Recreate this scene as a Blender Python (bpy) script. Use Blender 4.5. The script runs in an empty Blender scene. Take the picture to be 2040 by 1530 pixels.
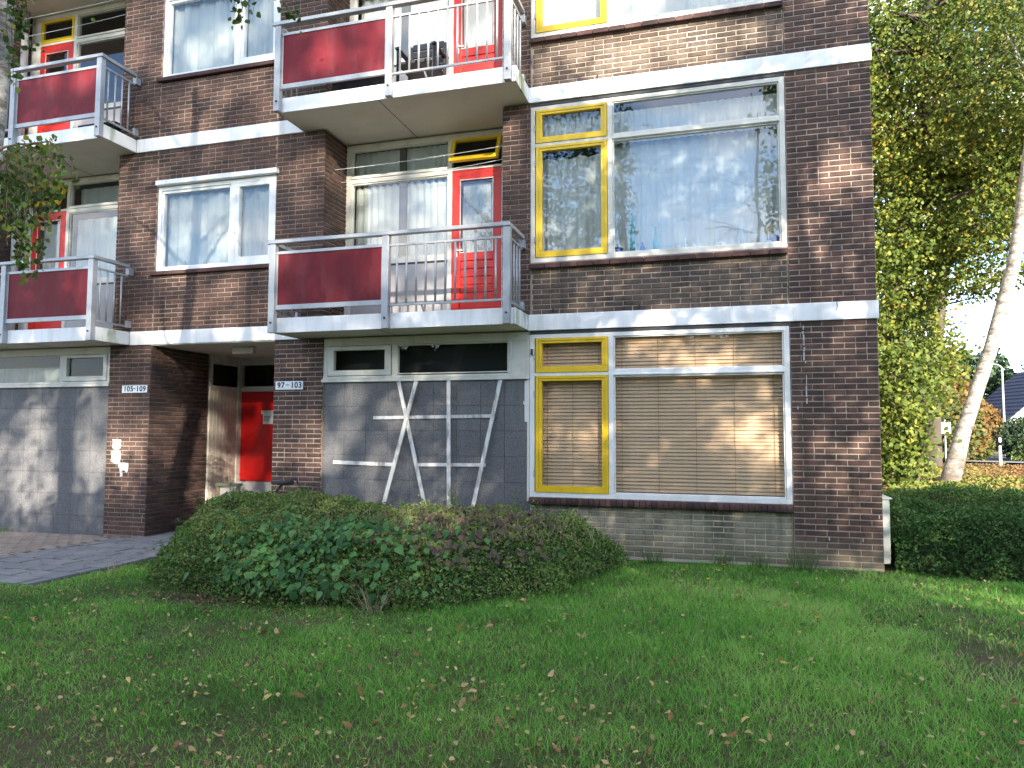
import bpy, bmesh, math, random
import numpy as np
from mathutils import Vector, Matrix, Euler
R = math.radians
rng = np.random.default_rng(11)
rnd = random.Random(5)
S = bpy.context.scene
COL = S.collection

# ------------------------------------------------------------------ camera
CAM = Vector((-1.582, -8.4835, 1.4307))
YAW, PIT, ROL, FPX = -0.2841, 0.0654, 0.0038, 1450.0
Fw = Vector((math.sin(YAW)*math.cos(PIT), math.cos(YAW)*math.cos(PIT), math.sin(PIT)))
rt = Vector((math.cos(YAW), -math.sin(YAW), 0)); up = rt.cross(Fw)
r2 = rt*math.cos(ROL)+up*math.sin(ROL); u2 = -rt*math.sin(ROL)+up*math.cos(ROL)
cd = bpy.data.cameras.new('camera'); cam = bpy.data.objects.new('camera', cd); COL.objects.link(cam)
cam.matrix_world = Matrix(((r2.x, u2.x, -Fw.x, CAM.x), (r2.y, u2.y, -Fw.y, CAM.y), (r2.z, u2.z, -Fw.z, CAM.z), (0, 0, 0, 1)))
cd.sensor_fit = 'HORIZONTAL'; cd.sensor_width = 36; cd.lens = FPX*36/2040
cd.clip_start = 0.05; cd.clip_end = 2000
S.camera = cam

# ------------------------------------------------------------------ sky and sun
SUN = Vector((0.446, -0.836, 0.310)).normalized()
elev = math.asin(SUN.z); azim = math.atan2(SUN.x, SUN.y)
W = bpy.data.worlds.new('World'); S.world = W; W.use_nodes = True
nt = W.node_tree; nt.nodes.clear()
def N(t, typ, **kw):
    n = t.nodes.new(typ)
    for k, v in kw.items():
        if k.startswith('i_'):
            n.inputs[int(k[2:]) if k[2:].isdigit() else k[2:].replace('_', ' ')].default_value = v
        else: setattr(n, k, v)
    return n
out = N(nt, 'ShaderNodeOutputWorld'); bg = N(nt, 'ShaderNodeBackground'); bg.inputs[1].default_value = 0.15
sky = N(nt, 'ShaderNodeTexSky', sky_type='NISHITA', sun_disc=False, sun_elevation=elev, sun_rotation=azim)
sky.air_density = 0.7; sky.dust_density = 0.05; sky.ozone_density = 2.5
tc = N(nt, 'ShaderNodeTexCoord')
mp = N(nt, 'ShaderNodeMapping'); mp.inputs['Scale'].default_value = (1, 1, 2.6); mp.inputs['Location'].default_value = (1.7, 7.35, 2.2)
no = N(nt, 'ShaderNodeTexNoise'); no.inputs['Scale'].default_value = 2.3; no.inputs['Detail'].default_value = 7; no.inputs['Roughness'].default_value = .55
rp = N(nt, 'ShaderNodeValToRGB'); rp.color_ramp.elements[0].position = .47; rp.color_ramp.elements[1].position = .65
rp.color_ramp.elements[1].color = (.85, .85, .85, 1)
mx_ = N(nt, 'ShaderNodeMixRGB'); mx_.inputs[2].default_value = (7.0, 6.4, 5.7, 1)
L = nt.links.new
L(tc.outputs['Generated'], mp.inputs[0]); L(mp.outputs[0], no.inputs['Vector']); L(no.outputs[0], rp.inputs[0])
tint = N(nt, 'ShaderNodeMixRGB', blend_type='MULTIPLY'); tint.inputs[0].default_value = 1; tint.inputs[2].default_value = (1.05, 1.0, .95, 1)
L(sky.outputs[0], tint.inputs[1]); L(rp.outputs[0], mx_.inputs[0]); L(tint.outputs[0], mx_.inputs[1]); L(mx_.outputs[0], bg.inputs[0]); L(bg.outputs[0], out.inputs[0])
sl = bpy.data.lights.new('sun', 'SUN'); sl.energy = 4.2; sl.angle = R(0.53); sl.color = (1.0, .90, .76)
so = bpy.data.objects.new('sun', sl); COL.objects.link(so)
so.rotation_euler = SUN.to_track_quat('Z', 'Y').to_euler()
vs = S.view_settings; vs.view_transform = 'Standard'; vs.look = 'None'; vs.exposure = 2.25; vs.gamma = 1; vs.use_curve_mapping = False
S.cycles.max_bounces = 8; S.cycles.transparent_max_bounces = 16; S.cycles.diffuse_bounces = 3

# ------------------------------------------------------------------ materials
def new_mat(name):
    m = bpy.data.materials.new(name); m.use_nodes = True; t = m.node_tree; t.nodes.clear()
    o = N(t, 'ShaderNodeOutputMaterial'); b = N(t, 'ShaderNodeBsdfPrincipled'); t.links.new(b.outputs[0], o.inputs[0])
    return m, t, b, o
def mixc(t, fac, a, b, mode='MIX'):
    n = N(t, 'ShaderNodeMixRGB', blend_type=mode)
    for i, v in ((0, fac), (1, a), (2, b)):
        if hasattr(v, 'links') or hasattr(v, 'is_linked'): t.links.new(v, n.inputs[i])
        else: n.inputs[i].default_value = v if (i == 0 or len(v) == 4) else (*v, 1)
    return n.outputs[0]
def noise(t, scale, detail=4, rough=.6, coord=None, stretch=None):
    n = N(t, 'ShaderNodeTexNoise'); n.inputs['Scale'].default_value = scale; n.inputs['Detail'].default_value = detail; n.inputs['Roughness'].default_value = rough
    c = coord or N(t, 'ShaderNodeTexCoord').outputs['Object']
    if stretch:
        m = N(t, 'ShaderNodeMapping'); m.inputs['Scale'].default_value = stretch; t.links.new(c, m.inputs[0]); c = m.outputs[0]
    t.links.new(c, n.inputs['Vector']); return n.outputs[0]
def ramp(t, src, p0, p1, c0=(0, 0, 0, 1), c1=(1, 1, 1, 1)):
    r = N(t, 'ShaderNodeValToRGB'); r.color_ramp.elements[0].position = p0; r.color_ramp.elements[1].position = p1
    r.color_ramp.elements[0].color = c0; r.color_ramp.elements[1].color = c1; t.links.new(src, r.inputs[0]); return r.outputs[0]
def bump(t, b, src, strength, dist):
    n = N(t, 'ShaderNodeBump'); n.inputs['Strength'].default_value = strength; n.inputs['Distance'].default_value = dist
    t.links.new(src, n.inputs['Height']); t.links.new(n.outputs[0], b.inputs['Normal'])
def attr(t, name='tone'):
    a = N(t, 'ShaderNodeAttribute'); a.attribute_name = name; return a.outputs['Fac']
def plain(name, col, rough=.6, dirt=(.0, .0, .0), damt=.25, dscale=3, metal=0, grain=0, gs=60, stretch=None, spec=.5, fine=.12):
    m, t, b, o = new_mat(name)
    wc = N(t, 'ShaderNodeTexCoord').outputs['Object']
    n1 = ramp(t, noise(t, dscale, 6, .65, wc, stretch), .48, .75)
    c = mixc(t, n1, (*col, 1), (*[col[i]*(1-damt)+dirt[i]*damt for i in range(3)], 1))
    n2 = noise(t, gs, 3, .6, wc)
    c = mixc(t, fine, c, n2, 'OVERLAY')
    t.links.new(c, b.inputs['Base Color']); b.inputs['Roughness'].default_value = rough; b.inputs['Metallic'].default_value = metal
    b.inputs['Specular IOR Level'].default_value = spec
    if grain: bump(t, b, n2, grain, .004)
    return m
def brick_mat(name, cols, grime=(.03, .025, .02), gz=None, whitish=0.0):
    m, t, b, o = new_mat(name)
    wc = N(t, 'ShaderNodeNewGeometry').outputs['Position']
    tn = attr(t)
    r = N(t, 'ShaderNodeValToRGB'); e = r.color_ramp.elements
    while len(e) < len(cols): e.new(.5)
    for i, c in enumerate(cols): e[i].position = i/(len(cols)-1); e[i].color = (*c, 1)
    t.links.new(tn, r.inputs[0])
    c = mixc(t, .55, r.outputs[0], ramp(t, noise(t, 35, 5, .7, wc), .25, .8, (.25, .25, .25, 1), (.8, .8, .8, 1)), 'OVERLAY')
    c = mixc(t, ramp(t, noise(t, 1.6, 5, .6, wc), .5, .78), c, (*grime, 1))
    st = ramp(t, noise(t, 2.0, 6, .7, wc, (4.5, 4.5, .28)), .50, .68, (0, 0, 0, 1), (.55, .55, .55, 1)); c = mixc(t, st, c, (grime[0]*.9, grime[1]*.9, grime[2]*.9, 1))
    if whitish:
        c = mixc(t, ramp(t, noise(t, 9, 6, .75, wc), .60, .75, (0, 0, 0, 1), (whitish, whitish, whitish, 1)), c, (.42, .36, .31, 1))
    if gz:   # algae and dirt splashed up from the ground
        sp = N(t, 'ShaderNodeSeparateXYZ'); t.links.new(wc, sp.inputs[0])
        ad = N(t, 'ShaderNodeMath', operation='MULTIPLY_ADD'); t.links.new(noise(t, 3, 5, .6, wc), ad.inputs[0]); ad.inputs[1].default_value = -gz*1.2; t.links.new(sp.outputs[2], ad.inputs[2])
        mr = N(t, 'ShaderNodeMapRange'); mr.inputs[1].default_value = -gz*.55; mr.inputs[2].default_value = gz*.25; mr.inputs[3].default_value = .85; mr.inputs[4].default_value = 0
        t.links.new(ad.outputs[0], mr.inputs[0]); c = mixc(t, mr.outputs[0], c, (.20, .175, .12, 1))
    t.links.new(c, b.inputs['Base Color']); b.inputs['Roughness'].default_value = .85; b.inputs['Specular IOR Level'].default_value = .25
    bump(t, b, noise(t, 90, 4, .7, wc), .5, .004)
    return m
def leaf_mat(name, cols, trans=.35, rough=.55, ns=2.0, spec=.2):
    m, t, b, o = new_mat(name)
    tn = attr(t)
    r = N(t, 'ShaderNodeValToRGB'); e = r.color_ramp.elements
    while len(e) < len(cols): e.new(.5)
    for i, c in enumerate(cols): e[i].position = i/(len(cols)-1); e[i].color = (*c, 1)
    t.links.new(tn, r.inputs[0]); c = r.outputs[0]
    t.links.new(c, b.inputs['Base Color']); b.inputs['Roughness'].default_value = rough; b.inputs['Specular IOR Level'].default_value = spec
    tr = N(t, 'ShaderNodeBsdfTranslucent'); t.links.new(mixc(t, .35, c, (.9, .9, .3, 1), 'MULTIPLY'), tr.inputs[0])
    t.links.new(c, tr.inputs[0])
    mx = N(t, 'ShaderNodeMixShader'); mx.inputs[0].default_value = trans
    t.links.new(b.outputs[0], mx.inputs[1]); t.links.new(tr.outputs[0], mx.inputs[2]); t.links.new(mx.outputs[0], o.inputs[0])
    return m
def glass_mat(name, ior=2.0, tint=(.95, .97, .96), rough=.0):
    m = bpy.data.materials.new(name); m.use_nodes = True; t = m.node_tree; t.nodes.clear()
    o = N(t, 'ShaderNodeOutputMaterial'); tr = N(t, 'ShaderNodeBsdfTransparent'); tr.inputs[0].default_value = (*tint, 1)
    gl = N(t, 'ShaderNodeBsdfGlossy'); gl.inputs['Roughness'].default_value = rough
    fr = N(t, 'ShaderNodeFresnel'); fr.inputs[0].default_value = ior; mx = N(t, 'ShaderNodeMixShader')
    # slightly wavy old panes
    bp = N(t, 'ShaderNodeBump'); bp.inputs['Strength'].default_value = .12; bp.inputs['Distance'].default_value = .02
    t.links.new(noise(t, 1.6, 1), bp.inputs['Height']); t.links.new(bp.outputs[0], gl.inputs['Normal'])
    ge = N(t, 'ShaderNodeNewGeometry'); iv = N(t, 'ShaderNodeMath', operation='SUBTRACT'); iv.inputs[0].default_value = 1; t.links.new(ge.outputs['Backfacing'], iv.inputs[1])
    mu = N(t, 'ShaderNodeMath', operation='MULTIPLY'); t.links.new(fr.outputs[0], mu.inputs[0]); t.links.new(iv.outputs[0], mu.inputs[1])
    t.links.new(mu.outputs[0], mx.inputs[0]); t.links.new(tr.outputs[0], mx.inputs[1]); t.links.new(gl.outputs[0], mx.inputs[2]); t.links.new(mx.outputs[0], o.inputs[0])
    return m
def curtain_mat(name, col=(.64, .66, .64)):
    m, t, b, o = new_mat(name)
    b.inputs['Base Color'].default_value = (*col, 1); b.inputs['Roughness'].default_value = .9
    tr = N(t, 'ShaderNodeBsdfTranslucent'); tr.inputs[0].default_value = (*col, 1); mx = N(t, 'ShaderNodeMixShader'); mx.inputs[0].default_value = .25
    t.links.new(b.outputs[0], mx.inputs[1]); t.links.new(tr.outputs[0], mx.inputs[2]); t.links.new(mx.outputs[0], o.inputs[0])
    return m

M = {}
M['brick'] = brick_mat('brick', [(.068, .044, .037), (.086, .051, .042), (.106, .060, .048), (.130, .073, .056), (.090, .060, .051)], gz=.42, whitish=.35)
M['brick_left'] = brick_mat('brick_left', [(.064, .042, .035), (.083, .050, .041), (.104, .060, .047), (.124, .070, .055), (.082, .055, .048)], gz=.0, whitish=.12)
M['brick_grey'] = brick_mat('brick_grey', [(0.085, 0.060, 0.046), (0.115, 0.083, 0.063), (0.145, 0.107, 0.082), (0.10, 0.078, 0.062)], whitish=.1)
M['brick_plinth'] = brick_mat('brick_plinth', [(.23, .205, .15), (.29, .25, .18), (.36, .31, .225), (.26, .23, .18)], gz=.45)
M['sill_brick'] = brick_mat('sill_brick', [(.055, .032, .032), (.085, .045, .042), (.11, .062, .055)])
M['mortar'] = plain('mortar', (.36, .295, .245), .95, (.19, .15, .12), .5, 2.5, grain=.4, gs=150)
M['mortar_dark'] = plain('mortar_dark', (.27, .205, .165), .95, (.12, .085, .068), .6, 2.5, grain=.4, gs=150)
M['mortar_pale'] = plain('mortar_pale', (.48, .45, .35), .95, (.22, .2, .13), .5, 2.5, grain=.4, gs=150)
M['white'] = plain('white_paint', (.86, .86, .85), .55, (.42, .39, .32), .45, 2.2, gs=40, grain=.08, stretch=(3, 3, .35))
M['soffit'] = plain('soffit_paint', (.70, .66, .56), .8, (.45, .38, .25), .45, 1.2, gs=30)
M['frame'] = plain('cream_frame', (.66, .645, .57), .5, (.30, .27, .20), .5, 4, gs=30, grain=.1)
M['frame_w'] = plain('white_frame', (.80, .80, .78), .45, (.4, .37, .3), .35, 4, gs=30, grain=.1)
M['yellow'] = plain('yellow_paint', (.74, .49, .015), .4, (.4, .25, .05), .3, 5, gs=40)
M['red'] = plain('red_paint', (.62, .028, .018), .42, (.3, .03, .02), .3, 4, gs=40)
M['red_panel'] = plain('red_panel', (.135, .009, .015), .6, (.15, .05, .055), .5, 3.0, gs=25, stretch=(2, 2, .5), spec=.25)
M['door_red'] = plain('door_red', (.55, .006, .006), .32, (.3, .01, .01), .3, 2.5, gs=25)
M['metal'] = plain('aluminium', (.37, .385, .40), .42, (.20, .19, .17), .5, 6, metal=.3, gs=50)
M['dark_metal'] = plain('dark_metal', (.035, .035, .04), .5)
M['grey_pvc'] = plain('grey_pvc', (.42, .42, .41), .5)
M['interior'] = plain('interior_wall', (.10, .095, .085), .9)
M['dark'] = plain('unlit_dark', (.012, .013, .014), .8)  # near-black that stands in for unlit space behind openings
M['greypanel'] = plain('grey_board', (.40, .385, .385), .6, (.25, .24, .22), .4, 3)
M['boards'] = plain('cream_boards', (.62, .56, .46), .55, (.4, .36, .28), .5, 2, gs=30)
M['algae'] = None
M['glass'] = glass_mat('glass', 2.15)
M['glass_g'] = glass_mat('glass_ground', 1.75)
M['glass_low'] = glass_mat('glass_old', 1.42, (.92, .94, .93))
M['curtain'] = curtain_mat('net_curtain')
M['curtain2'] = curtain_mat('net_curtain_grey', (.50, .53, .52))
M['slat'] = plain('blind_slat', (.67, .44, .285), .5, (.5, .38, .25), .3, 3, gs=20)
M['wood_old'] = plain('weathered_white_wood', (.70, .69, .66), .75, (.10, .06, .04), .95, 9, stretch=(1, 1, .35), gs=60, grain=.3)
M['wood_raw'] = plain('raw_wood', (.28, .19, .11), .8, (.1, .08, .05), .6, 8)
M['wood_green'] = plain('mossy_wood', (.16, .17, .10), .8, (.1, .08, .05), .6, 8)
M['paper'] = plain('paper', (.78, .76, .68), .8)
M['ink'] = plain('ink', (.008, .008, .012), .9, spec=.05)
M['ink_blue'] = plain('ink_blue', (.02, .04, .12), .4)
M['enamel'] = plain('enamel_white', (.80, .82, .84), .25, (.5, .5, .5), .2, 8)
M['chalk'] = plain('white_wash', (.50, .49, .48), .85, (.3, .2, .17), .6, 25, gs=80)
M['plastic_dark'] = plain('dark_plastic', (.018, .020, .028), .6)
M['cloth_dark'] = plain('dark_cloth', (.06, .065, .09), .9)
M['cabinet'] = plain('cabinet_grey', (.50, .52, .47), .55, (.25, .28, .18), .6, 3)
def tile_mat():
    m, t, b, o = new_mat('grit_tile')
    wc = N(t, 'ShaderNodeNewGeometry').outputs['Position']
    v = N(t, 'ShaderNodeTexVoronoi'); v.inputs['Scale'].default_value = 230; t.links.new(wc, v.inputs['Vector'])
    c = ramp(t, v.outputs['Color'], .15, .9, (.022, .023, .026, 1), (.33, .325, .33, 1))
    n = noise(t, 70, 4, .8, wc)
    c = mixc(t, .5, c, ramp(t, n, .35, .7, (.032, .033, .037, 1), (.18, .18, .185, 1)))
    tn = attr(t); c = mixc(t, .10, c, ramp(t, tn, 0, 1, (.3, .3, .3, 1), (.7, .7, .7, 1)), 'OVERLAY')
    c = mixc(t, ramp(t, noise(t, 1.3, 4, .6, wc), .5, .8, (0, 0, 0, 1), (.3, .3, .3, 1)), c, (.08, .08, .09, 1))
    c = mixc(t, ramp(t, noise(t, 2.5, 6, .7, wc, (3, 3, .3)), .52, .72, (0, 0, 0, 1), (.5, .5, .5, 1)), c, (.22, .215, .20, 1))
    t.links.new(c, b.inputs['Base Color']); b.inputs['Roughness'].default_value = .8; bump(t, b, n, .6, .003)
    return m
M['tile'] = tile_mat()
def soil_mat():
    m, t, b, o = new_mat('lawn_soil')
    wc = N(t, 'ShaderNodeNewGeometry').outputs['Position']
    c = ramp(t, noise(t, 1.1, 5, .6, wc), .38, .62, (.070, .110, .034, 1), (.14, .115, .07, 1))
    c = mixc(t, ramp(t, noise(t, 40, 5, .7, wc), .35, .7), c, (.05, .045, .026, 1))
    c = mixc(t, .5, c, noise(t, 140, 4, .8, wc), 'OVERLAY')
    t.links.new(c, b.inputs['Base Color']); b.inputs['Roughness'].default_value = .95; b.inputs['Specular IOR Level'].default_value = .1
    bump(t, b, noise(t, 60, 6, .7, wc), .8, .03)
    return m
M['soil'] = soil_mat()
M['earth'] = plain('bare_earth', (.085, .062, .042), .95, (.04, .03, .02), .7, 6, grain=.8, gs=40)
M['asphalt'] = plain('asphalt', (.065, .066, .072), .9, (.1, .1, .1), .4, .6, grain=.3, gs=80)
def slab_mat(name, a, bcol, moss):
    m, t, b, o = new_mat(name)
    wc = N(t, 'ShaderNodeNewGeometry').outputs['Position']
    c = mixc(t, attr(t), (*a, 1), (*bcol, 1))
    c = mixc(t, .5, c, ramp(t, noise(t, 60, 5, .7, wc), .2, .8, (.3, .3, .3, 1), (.7, .7, .7, 1)), 'OVERLAY')
    c = mixc(t, ramp(t, noise(t, 2.2, 5, .7, wc), .52, .75), c, (*moss, 1))
    t.links.new(c, b.inputs['Base Color']); b.inputs['Roughness'].default_value = .85; bump(t, b, noise(t, 120, 4, .7, wc), .4, .003)
    return m
M['slab'] = slab_mat('paving_slab', (.17, .175, .19), (.23, .235, .24), (.14, .15, .12))
M['paver'] = slab_mat('clinker_paver', (.22, .17, .14), (.30, .25, .21), (.20, .18, .14))
def birch_mat():
    m, t, b, o = new_mat('birch_bark')
    wc = N(t, 'ShaderNodeTexCoord').outputs['Object']
    c = ramp(t, noise(t, 4.0, 8, .78, wc, (1, 1, 2.8)), .42, .60, (.46, .445, .41, 1), (.12, .105, .09, 1))
    c = mixc(t, ramp(t, noise(t, 7, 5, .75, wc, (1, 1, 7)), .62, .70), c, (.05, .042, .036, 1))
    sp = N(t, 'ShaderNodeSeparateXYZ'); t.links.new(wc, sp.inputs[0])
    ad = N(t, 'ShaderNodeMath', operation='MULTIPLY_ADD'); t.links.new(noise(t, 5, 5, .7, wc), ad.inputs[0]); ad.inputs[1].default_value = -2.4; t.links.new(sp.outputs[2], ad.inputs[2])
    mr = N(t, 'ShaderNodeMapRange'); mr.inputs[1].default_value = -.7; mr.inputs[2].default_value = .35; mr.inputs[3].default_value = .9; mr.inputs[4].default_value = 0
    t.links.new(ad.outputs[0], mr.inputs[0]); c = mixc(t, mr.outputs[0], c, (.10, .075, .055, 1))
    t.links.new(c, b.inputs['Base Color']); b.inputs['Roughness'].default_value = .8
    bump(t, b, noise(t, 14, 6, .7, wc, (1, 1, 3)), .8, .03)
    return m
M['birch'] = birch_mat()
M['bark'] = plain('dark_bark', (.075, .058, .045), .9, (.02, .018, .015), .6, 6, grain=.9, gs=30, stretch=(1, 1, .3))
M['twig'] = plain('twig', (.075, .055, .035), .8)
M['under'] = plain('hedge_inner', (.030, .040, .016), .95, (.045, .035, .02), .6, 12, grain=.9, gs=40)  # inner shade of the hedges put into the colour; also joint fill
M['lf_hedge'] = leaf_mat('hedge_leaf', [(.036, .088, .024), (.080, .175, .036), (.155, .26, .055), (.27, .32, .10), (.31, .23, .13)], .25)
M['lf_broad'] = leaf_mat('broad_leaf', [(.025, .090, .028), (.05, .155, .045), (.085, .23, .06), (.14, .28, .085)], .3, .45)
M['lf_purple'] = leaf_mat('dull_leaf', [(.075, .055, .048), (.105, .075, .060), (.08, .095, .045), (.17, .10, .065)], .2)
M['lf_right'] = leaf_mat('shrub_leaf', [(0.027, 0.069, 0.019), (0.056, 0.131, 0.031), (0.094, 0.188, 0.043), (0.188, 0.225, 0.060)], .2)
M['lf_autumn'] = leaf_mat('ground_cover_leaf', [(.10, .17, .03), (.20, .24, .05), (.28, .16, .07), (.22, .10, .05)], .3)
M['lf_lime'] = leaf_mat('lime_leaf', [(.048, .080, .018), (.095, .14, .026), (.16, .20, .038), (.30, .30, .055), (.30, .22, .03), (.20, .11, .03)], .38)
M['lf_birch'] = leaf_mat('birch_leaf', [(.035, .07, .015), (.055, .11, .02), (.10, .14, .03), (.32, .24, .05)], .35)
M['lf_far'] = leaf_mat('far_leaf', [(.06, .09, .03), (.12, .14, .04), (.22, .14, .04), (.16, .07, .04)], .3)
M['lf_pine'] = leaf_mat('conifer_leaf', [(.03, .055, .03), (.05, .09, .045), (.07, .11, .05)], .15)
M['grass'] = leaf_mat('grass_blade', [(.055, .165, .030), (.115, .335, .048), (.205, .49, .072), (.36, .58, .14), (.50, .43, .22)], .35, .5)
M['straw'] = leaf_mat('straw', [(.30, .26, .15), (.45, .40, .26)], .3)
M['leaf_tan'] = leaf_mat('leaf_tan', [(.42, .28, .14), (.52, .38, .20)], .2)
M['leaf_yel'] = leaf_mat('leaf_yellow', [(.55, .40, .10), (.62, .50, .22)], .2)
M['leaf_red'] = leaf_mat('leaf_red', [(.17, .095, .040), (.30, .165, .065)], .2)
M['leaf_dark'] = leaf_mat('leaf_dark', [(.075, .055, .032), (.13, .095, .055)], .1)
M['leaf_litter'] = leaf_mat('leaf_litter', [(.14, .075, .035), (.30, .17, .07), (.50, .36, .18), (.55, .43, .20)], .2)
M['flower'] = plain('yellow_petal', (.75, .45, .02), .6)
M['roof_navy'] = plain('navy_tile', (.012, .018, .045), .7)
M['render_white'] = plain('white_render', (.75, .75, .74), .8)
M['car_paint'] = plain('dark_car', (.03, .035, .045), .25, spec=.6)
M['vase_blue'] = plain('cobalt_glass', (.01, .02, .22), .1)
M['vase_teal'] = plain('teal_glass', (.08, .35, .36), .1)
M['vase_pale'] = plain('pale_glass', (.45, .55, .60), .1)

# ------------------------------------------------------------------ mesh helpers
def link(o, parent=None):
    COL.objects.link(o)
    if parent is not None: o.parent = parent
    return o
def tag(o, label=None, cat=None, group=None, kind=None):
    if label: o['label'] = label
    if cat: o['category'] = cat
    if group: o['group'] = group
    if kind: o['kind'] = kind
    return o
def empty(name, loc=(0, 0, 0), **kw):
    o = bpy.data.objects.new(name, None); o.location = loc; o.empty_display_size = .2; COL.objects.link(o); tag(o, **kw); return o
def np_mesh(name, V, F, tone=None, mat=None, smooth=False):
    """V (n,3), F (m,k) uniform polygons, tone per vertex"""
    me = bpy.data.meshes.new(name); n = len(V); m, k = F.shape
    me.vertices.add(n); me.vertices.foreach_set('co', np.asarray(V, np.float32).ravel())
    me.loops.add(m*k); me.loops.foreach_set('vertex_index', F.astype(np.int32).ravel())
    me.polygons.add(m); me.polygons.foreach_set('loop_start', np.arange(0, m*k, k, dtype=np.int32))
    me.polygons.foreach_set('loop_total', np.full(m, k, np.int32))
    if smooth: me.polygons.foreach_set('use_smooth', np.ones(m, bool))
    if tone is not None:
        a = me.attributes.new('tone', 'FLOAT', 'POINT'); a.data.foreach_set('value', np.asarray(tone, np.float32))
    me.update(calc_edges=True)
    if mat: me.materials.append(mat)
    return me
class MB:
    def __init__(s): s.v = []; s.f = []; s.t = []
    def poly(s, pts, tone=.5):
        b = len(s.v); s.v += [tuple(p) for p in pts]; s.t += [tone]*len(pts); s.f.append(tuple(range(b, b+len(pts))))
    def raw(s, V, F, tone=.5):
        b = len(s.v); s.v += [tuple(p) for p in V]; s.t += [tone]*len(V); s.f += [tuple(b+i for i in f) for f in F]
    def box(s, x0, x1, y0, y1, z0, z1, tone=.5):
        x0, x1 = min(x0, x1), max(x0, x1)
        V = [(x0, y0, z0), (x1, y0, z0), (x1, y1, z0), (x0, y1, z0), (x0, y0, z1), (x1, y0, z1), (x1, y1, z1), (x0, y1, z1)]
        s.raw(V, [(0, 3, 2, 1), (4, 5, 6, 7), (0, 1, 5, 4), (1, 2, 6, 5), (2, 3, 7, 6), (3, 0, 4, 7)], tone); return s
    def ring(s, x0, x1, z0, z1, w, y0, y1, wb=None, wt=None):
        x0, x1 = min(x0, x1), max(x0, x1); wb = wb or w; wt = wt or w
        s.box(x0, x1, y0, y1, z1-wt, z1); s.box(x0, x1, y0, y1, z0, z0+wb)
        s.box(x0, x0+w, y0, y1, z0+wb, z1-wt); s.box(x1-w, x1, y0, y1, z0+wb, z1-wt); return s
    def bar(s, a, b, w, d=None, roll=0):
        a = Vector(a); b = Vector(b); d = d or w; z = (b-a).normalized()
        x = Vector((0, 1, 0)).cross(z) if abs(z.y) < .9 else Vector((1, 0, 0)).cross(z)
        x.normalize(); y = z.cross(x)
        P = [a+x*i*w/2+y*j*d/2 for i, j in ((-1, -1), (1, -1), (1, 1), (-1, 1))]+[b+x*i*w/2+y*j*d/2 for i, j in ((-1, -1), (1, -1), (1, 1), (-1, 1))]
        s.raw(P, [(0, 3, 2, 1), (4, 5, 6, 7), (0, 1, 5, 4), (1, 2, 6, 5), (2, 3, 7, 6), (3, 0, 4, 7)]); return s
    def tube(s, pts, rads, seg=8, tone=.5, wob=0, cap=True):
        pts = [Vector(p) for p in pts]; n = len(pts); V = []; F = []
        ref = Vector((0.3, 1, .1)).normalized()
        for i, p in enumerate(pts):
            d = (pts[min(i+1, n-1)]-pts[max(i-1, 0)]).normalized()
            x = ref.cross(d)
            if x.length < .1: x = Vector((1, 0, 0)).cross(d)
            x.normalize(); y = d.cross(x)
            for k in range(seg):
                a = 2*math.pi*k/seg; rr = rads[i]*(1+(rnd.uniform(-wob, wob) if wob else 0))
                V.append(p+x*math.cos(a)*rr+y*math.sin(a)*rr)
        for i in range(n-1):
            for k in range(seg):
                a = i*seg+k; b = i*seg+(k+1) % seg; F.append((a, b, b+seg, a+seg))
        if cap: F.append(tuple(range(seg-1, -1, -1))); F.append(tuple(range((n-1)*seg, n*seg)))
        s.raw(V, F, tone); return s
    def lathe(s, c, prof, seg=12):
        V = []; F = []; n = len(prof)
        for r, z in prof:
            for k in range(seg):
                a = 2*math.pi*k/seg; V.append((c[0]+r*math.cos(a), c[1]+r*math.sin(a), c[2]+z))
        for i in range(n-1):
            for k in range(seg):
                a = i*seg+k; b = i*seg+(k+1) % seg; F.append((a, b, b+seg, a+seg))
        F.append(tuple(range(seg-1, -1, -1))); F.append(tuple(range((n-1)*seg, n*seg)))
        s.raw(V, F); return s
    def mesh(s, name, mat, smooth=False):
        me = bpy.data.meshes.new(name); me.from_pydata(s.v, [], s.f)
        a = me.attributes.new('tone', 'FLOAT', 'POINT'); a.data.foreach_set('value', np.asarray(s.t, np.float32))
        me.materials.append(mat)
        if smooth: me.polygons.foreach_set('use_smooth', [True]*len(me.polygons))
        me.update(); return me
    def build(s, name, mat, parent=None, bevel=0, smooth=False, **kw):
        o = bpy.data.objects.new(name, s.mesh(name, mat, smooth)); link(o, parent)
        if bevel:
            b = o.modifiers.new('bevel', 'BEVEL'); b.width = bevel; b.segments = 2; b.limit_method = 'ANGLE'; b.angle_limit = R(40)
        tag(o, **kw); return o
def vnoise(x, y, s, seed=0):
    x = np.asarray(x)*s; y = np.asarray(y)*s
    xi = np.floor(x).astype(int); yi = np.floor(y).astype(int); fx = x-xi; fy = y-yi; fx = fx*fx*(3-2*fx); fy = fy*fy*(3-2*fy)
    def h(a, b):
        n = (a*374761393+b*668265263+seed*144269) & 0x7fffffff; n = ((n ^ (n >> 13))*1274126177) & 0x7fffffff
        return ((n ^ (n >> 16)) & 0xffff)/65535.0
    return (h(xi, yi)*(1-fx)+h(xi+1, yi)*fx)*(1-fy)+(h(xi, yi+1)*(1-fx)+h(xi+1, yi+1)*fx)*fy
def fbm(x, y, s, seed=0): return .55*vnoise(x, y, s, seed)+.3*vnoise(x, y, s*2.3, seed+7)+.15*vnoise(x, y, s*5.1, seed+13)
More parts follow.
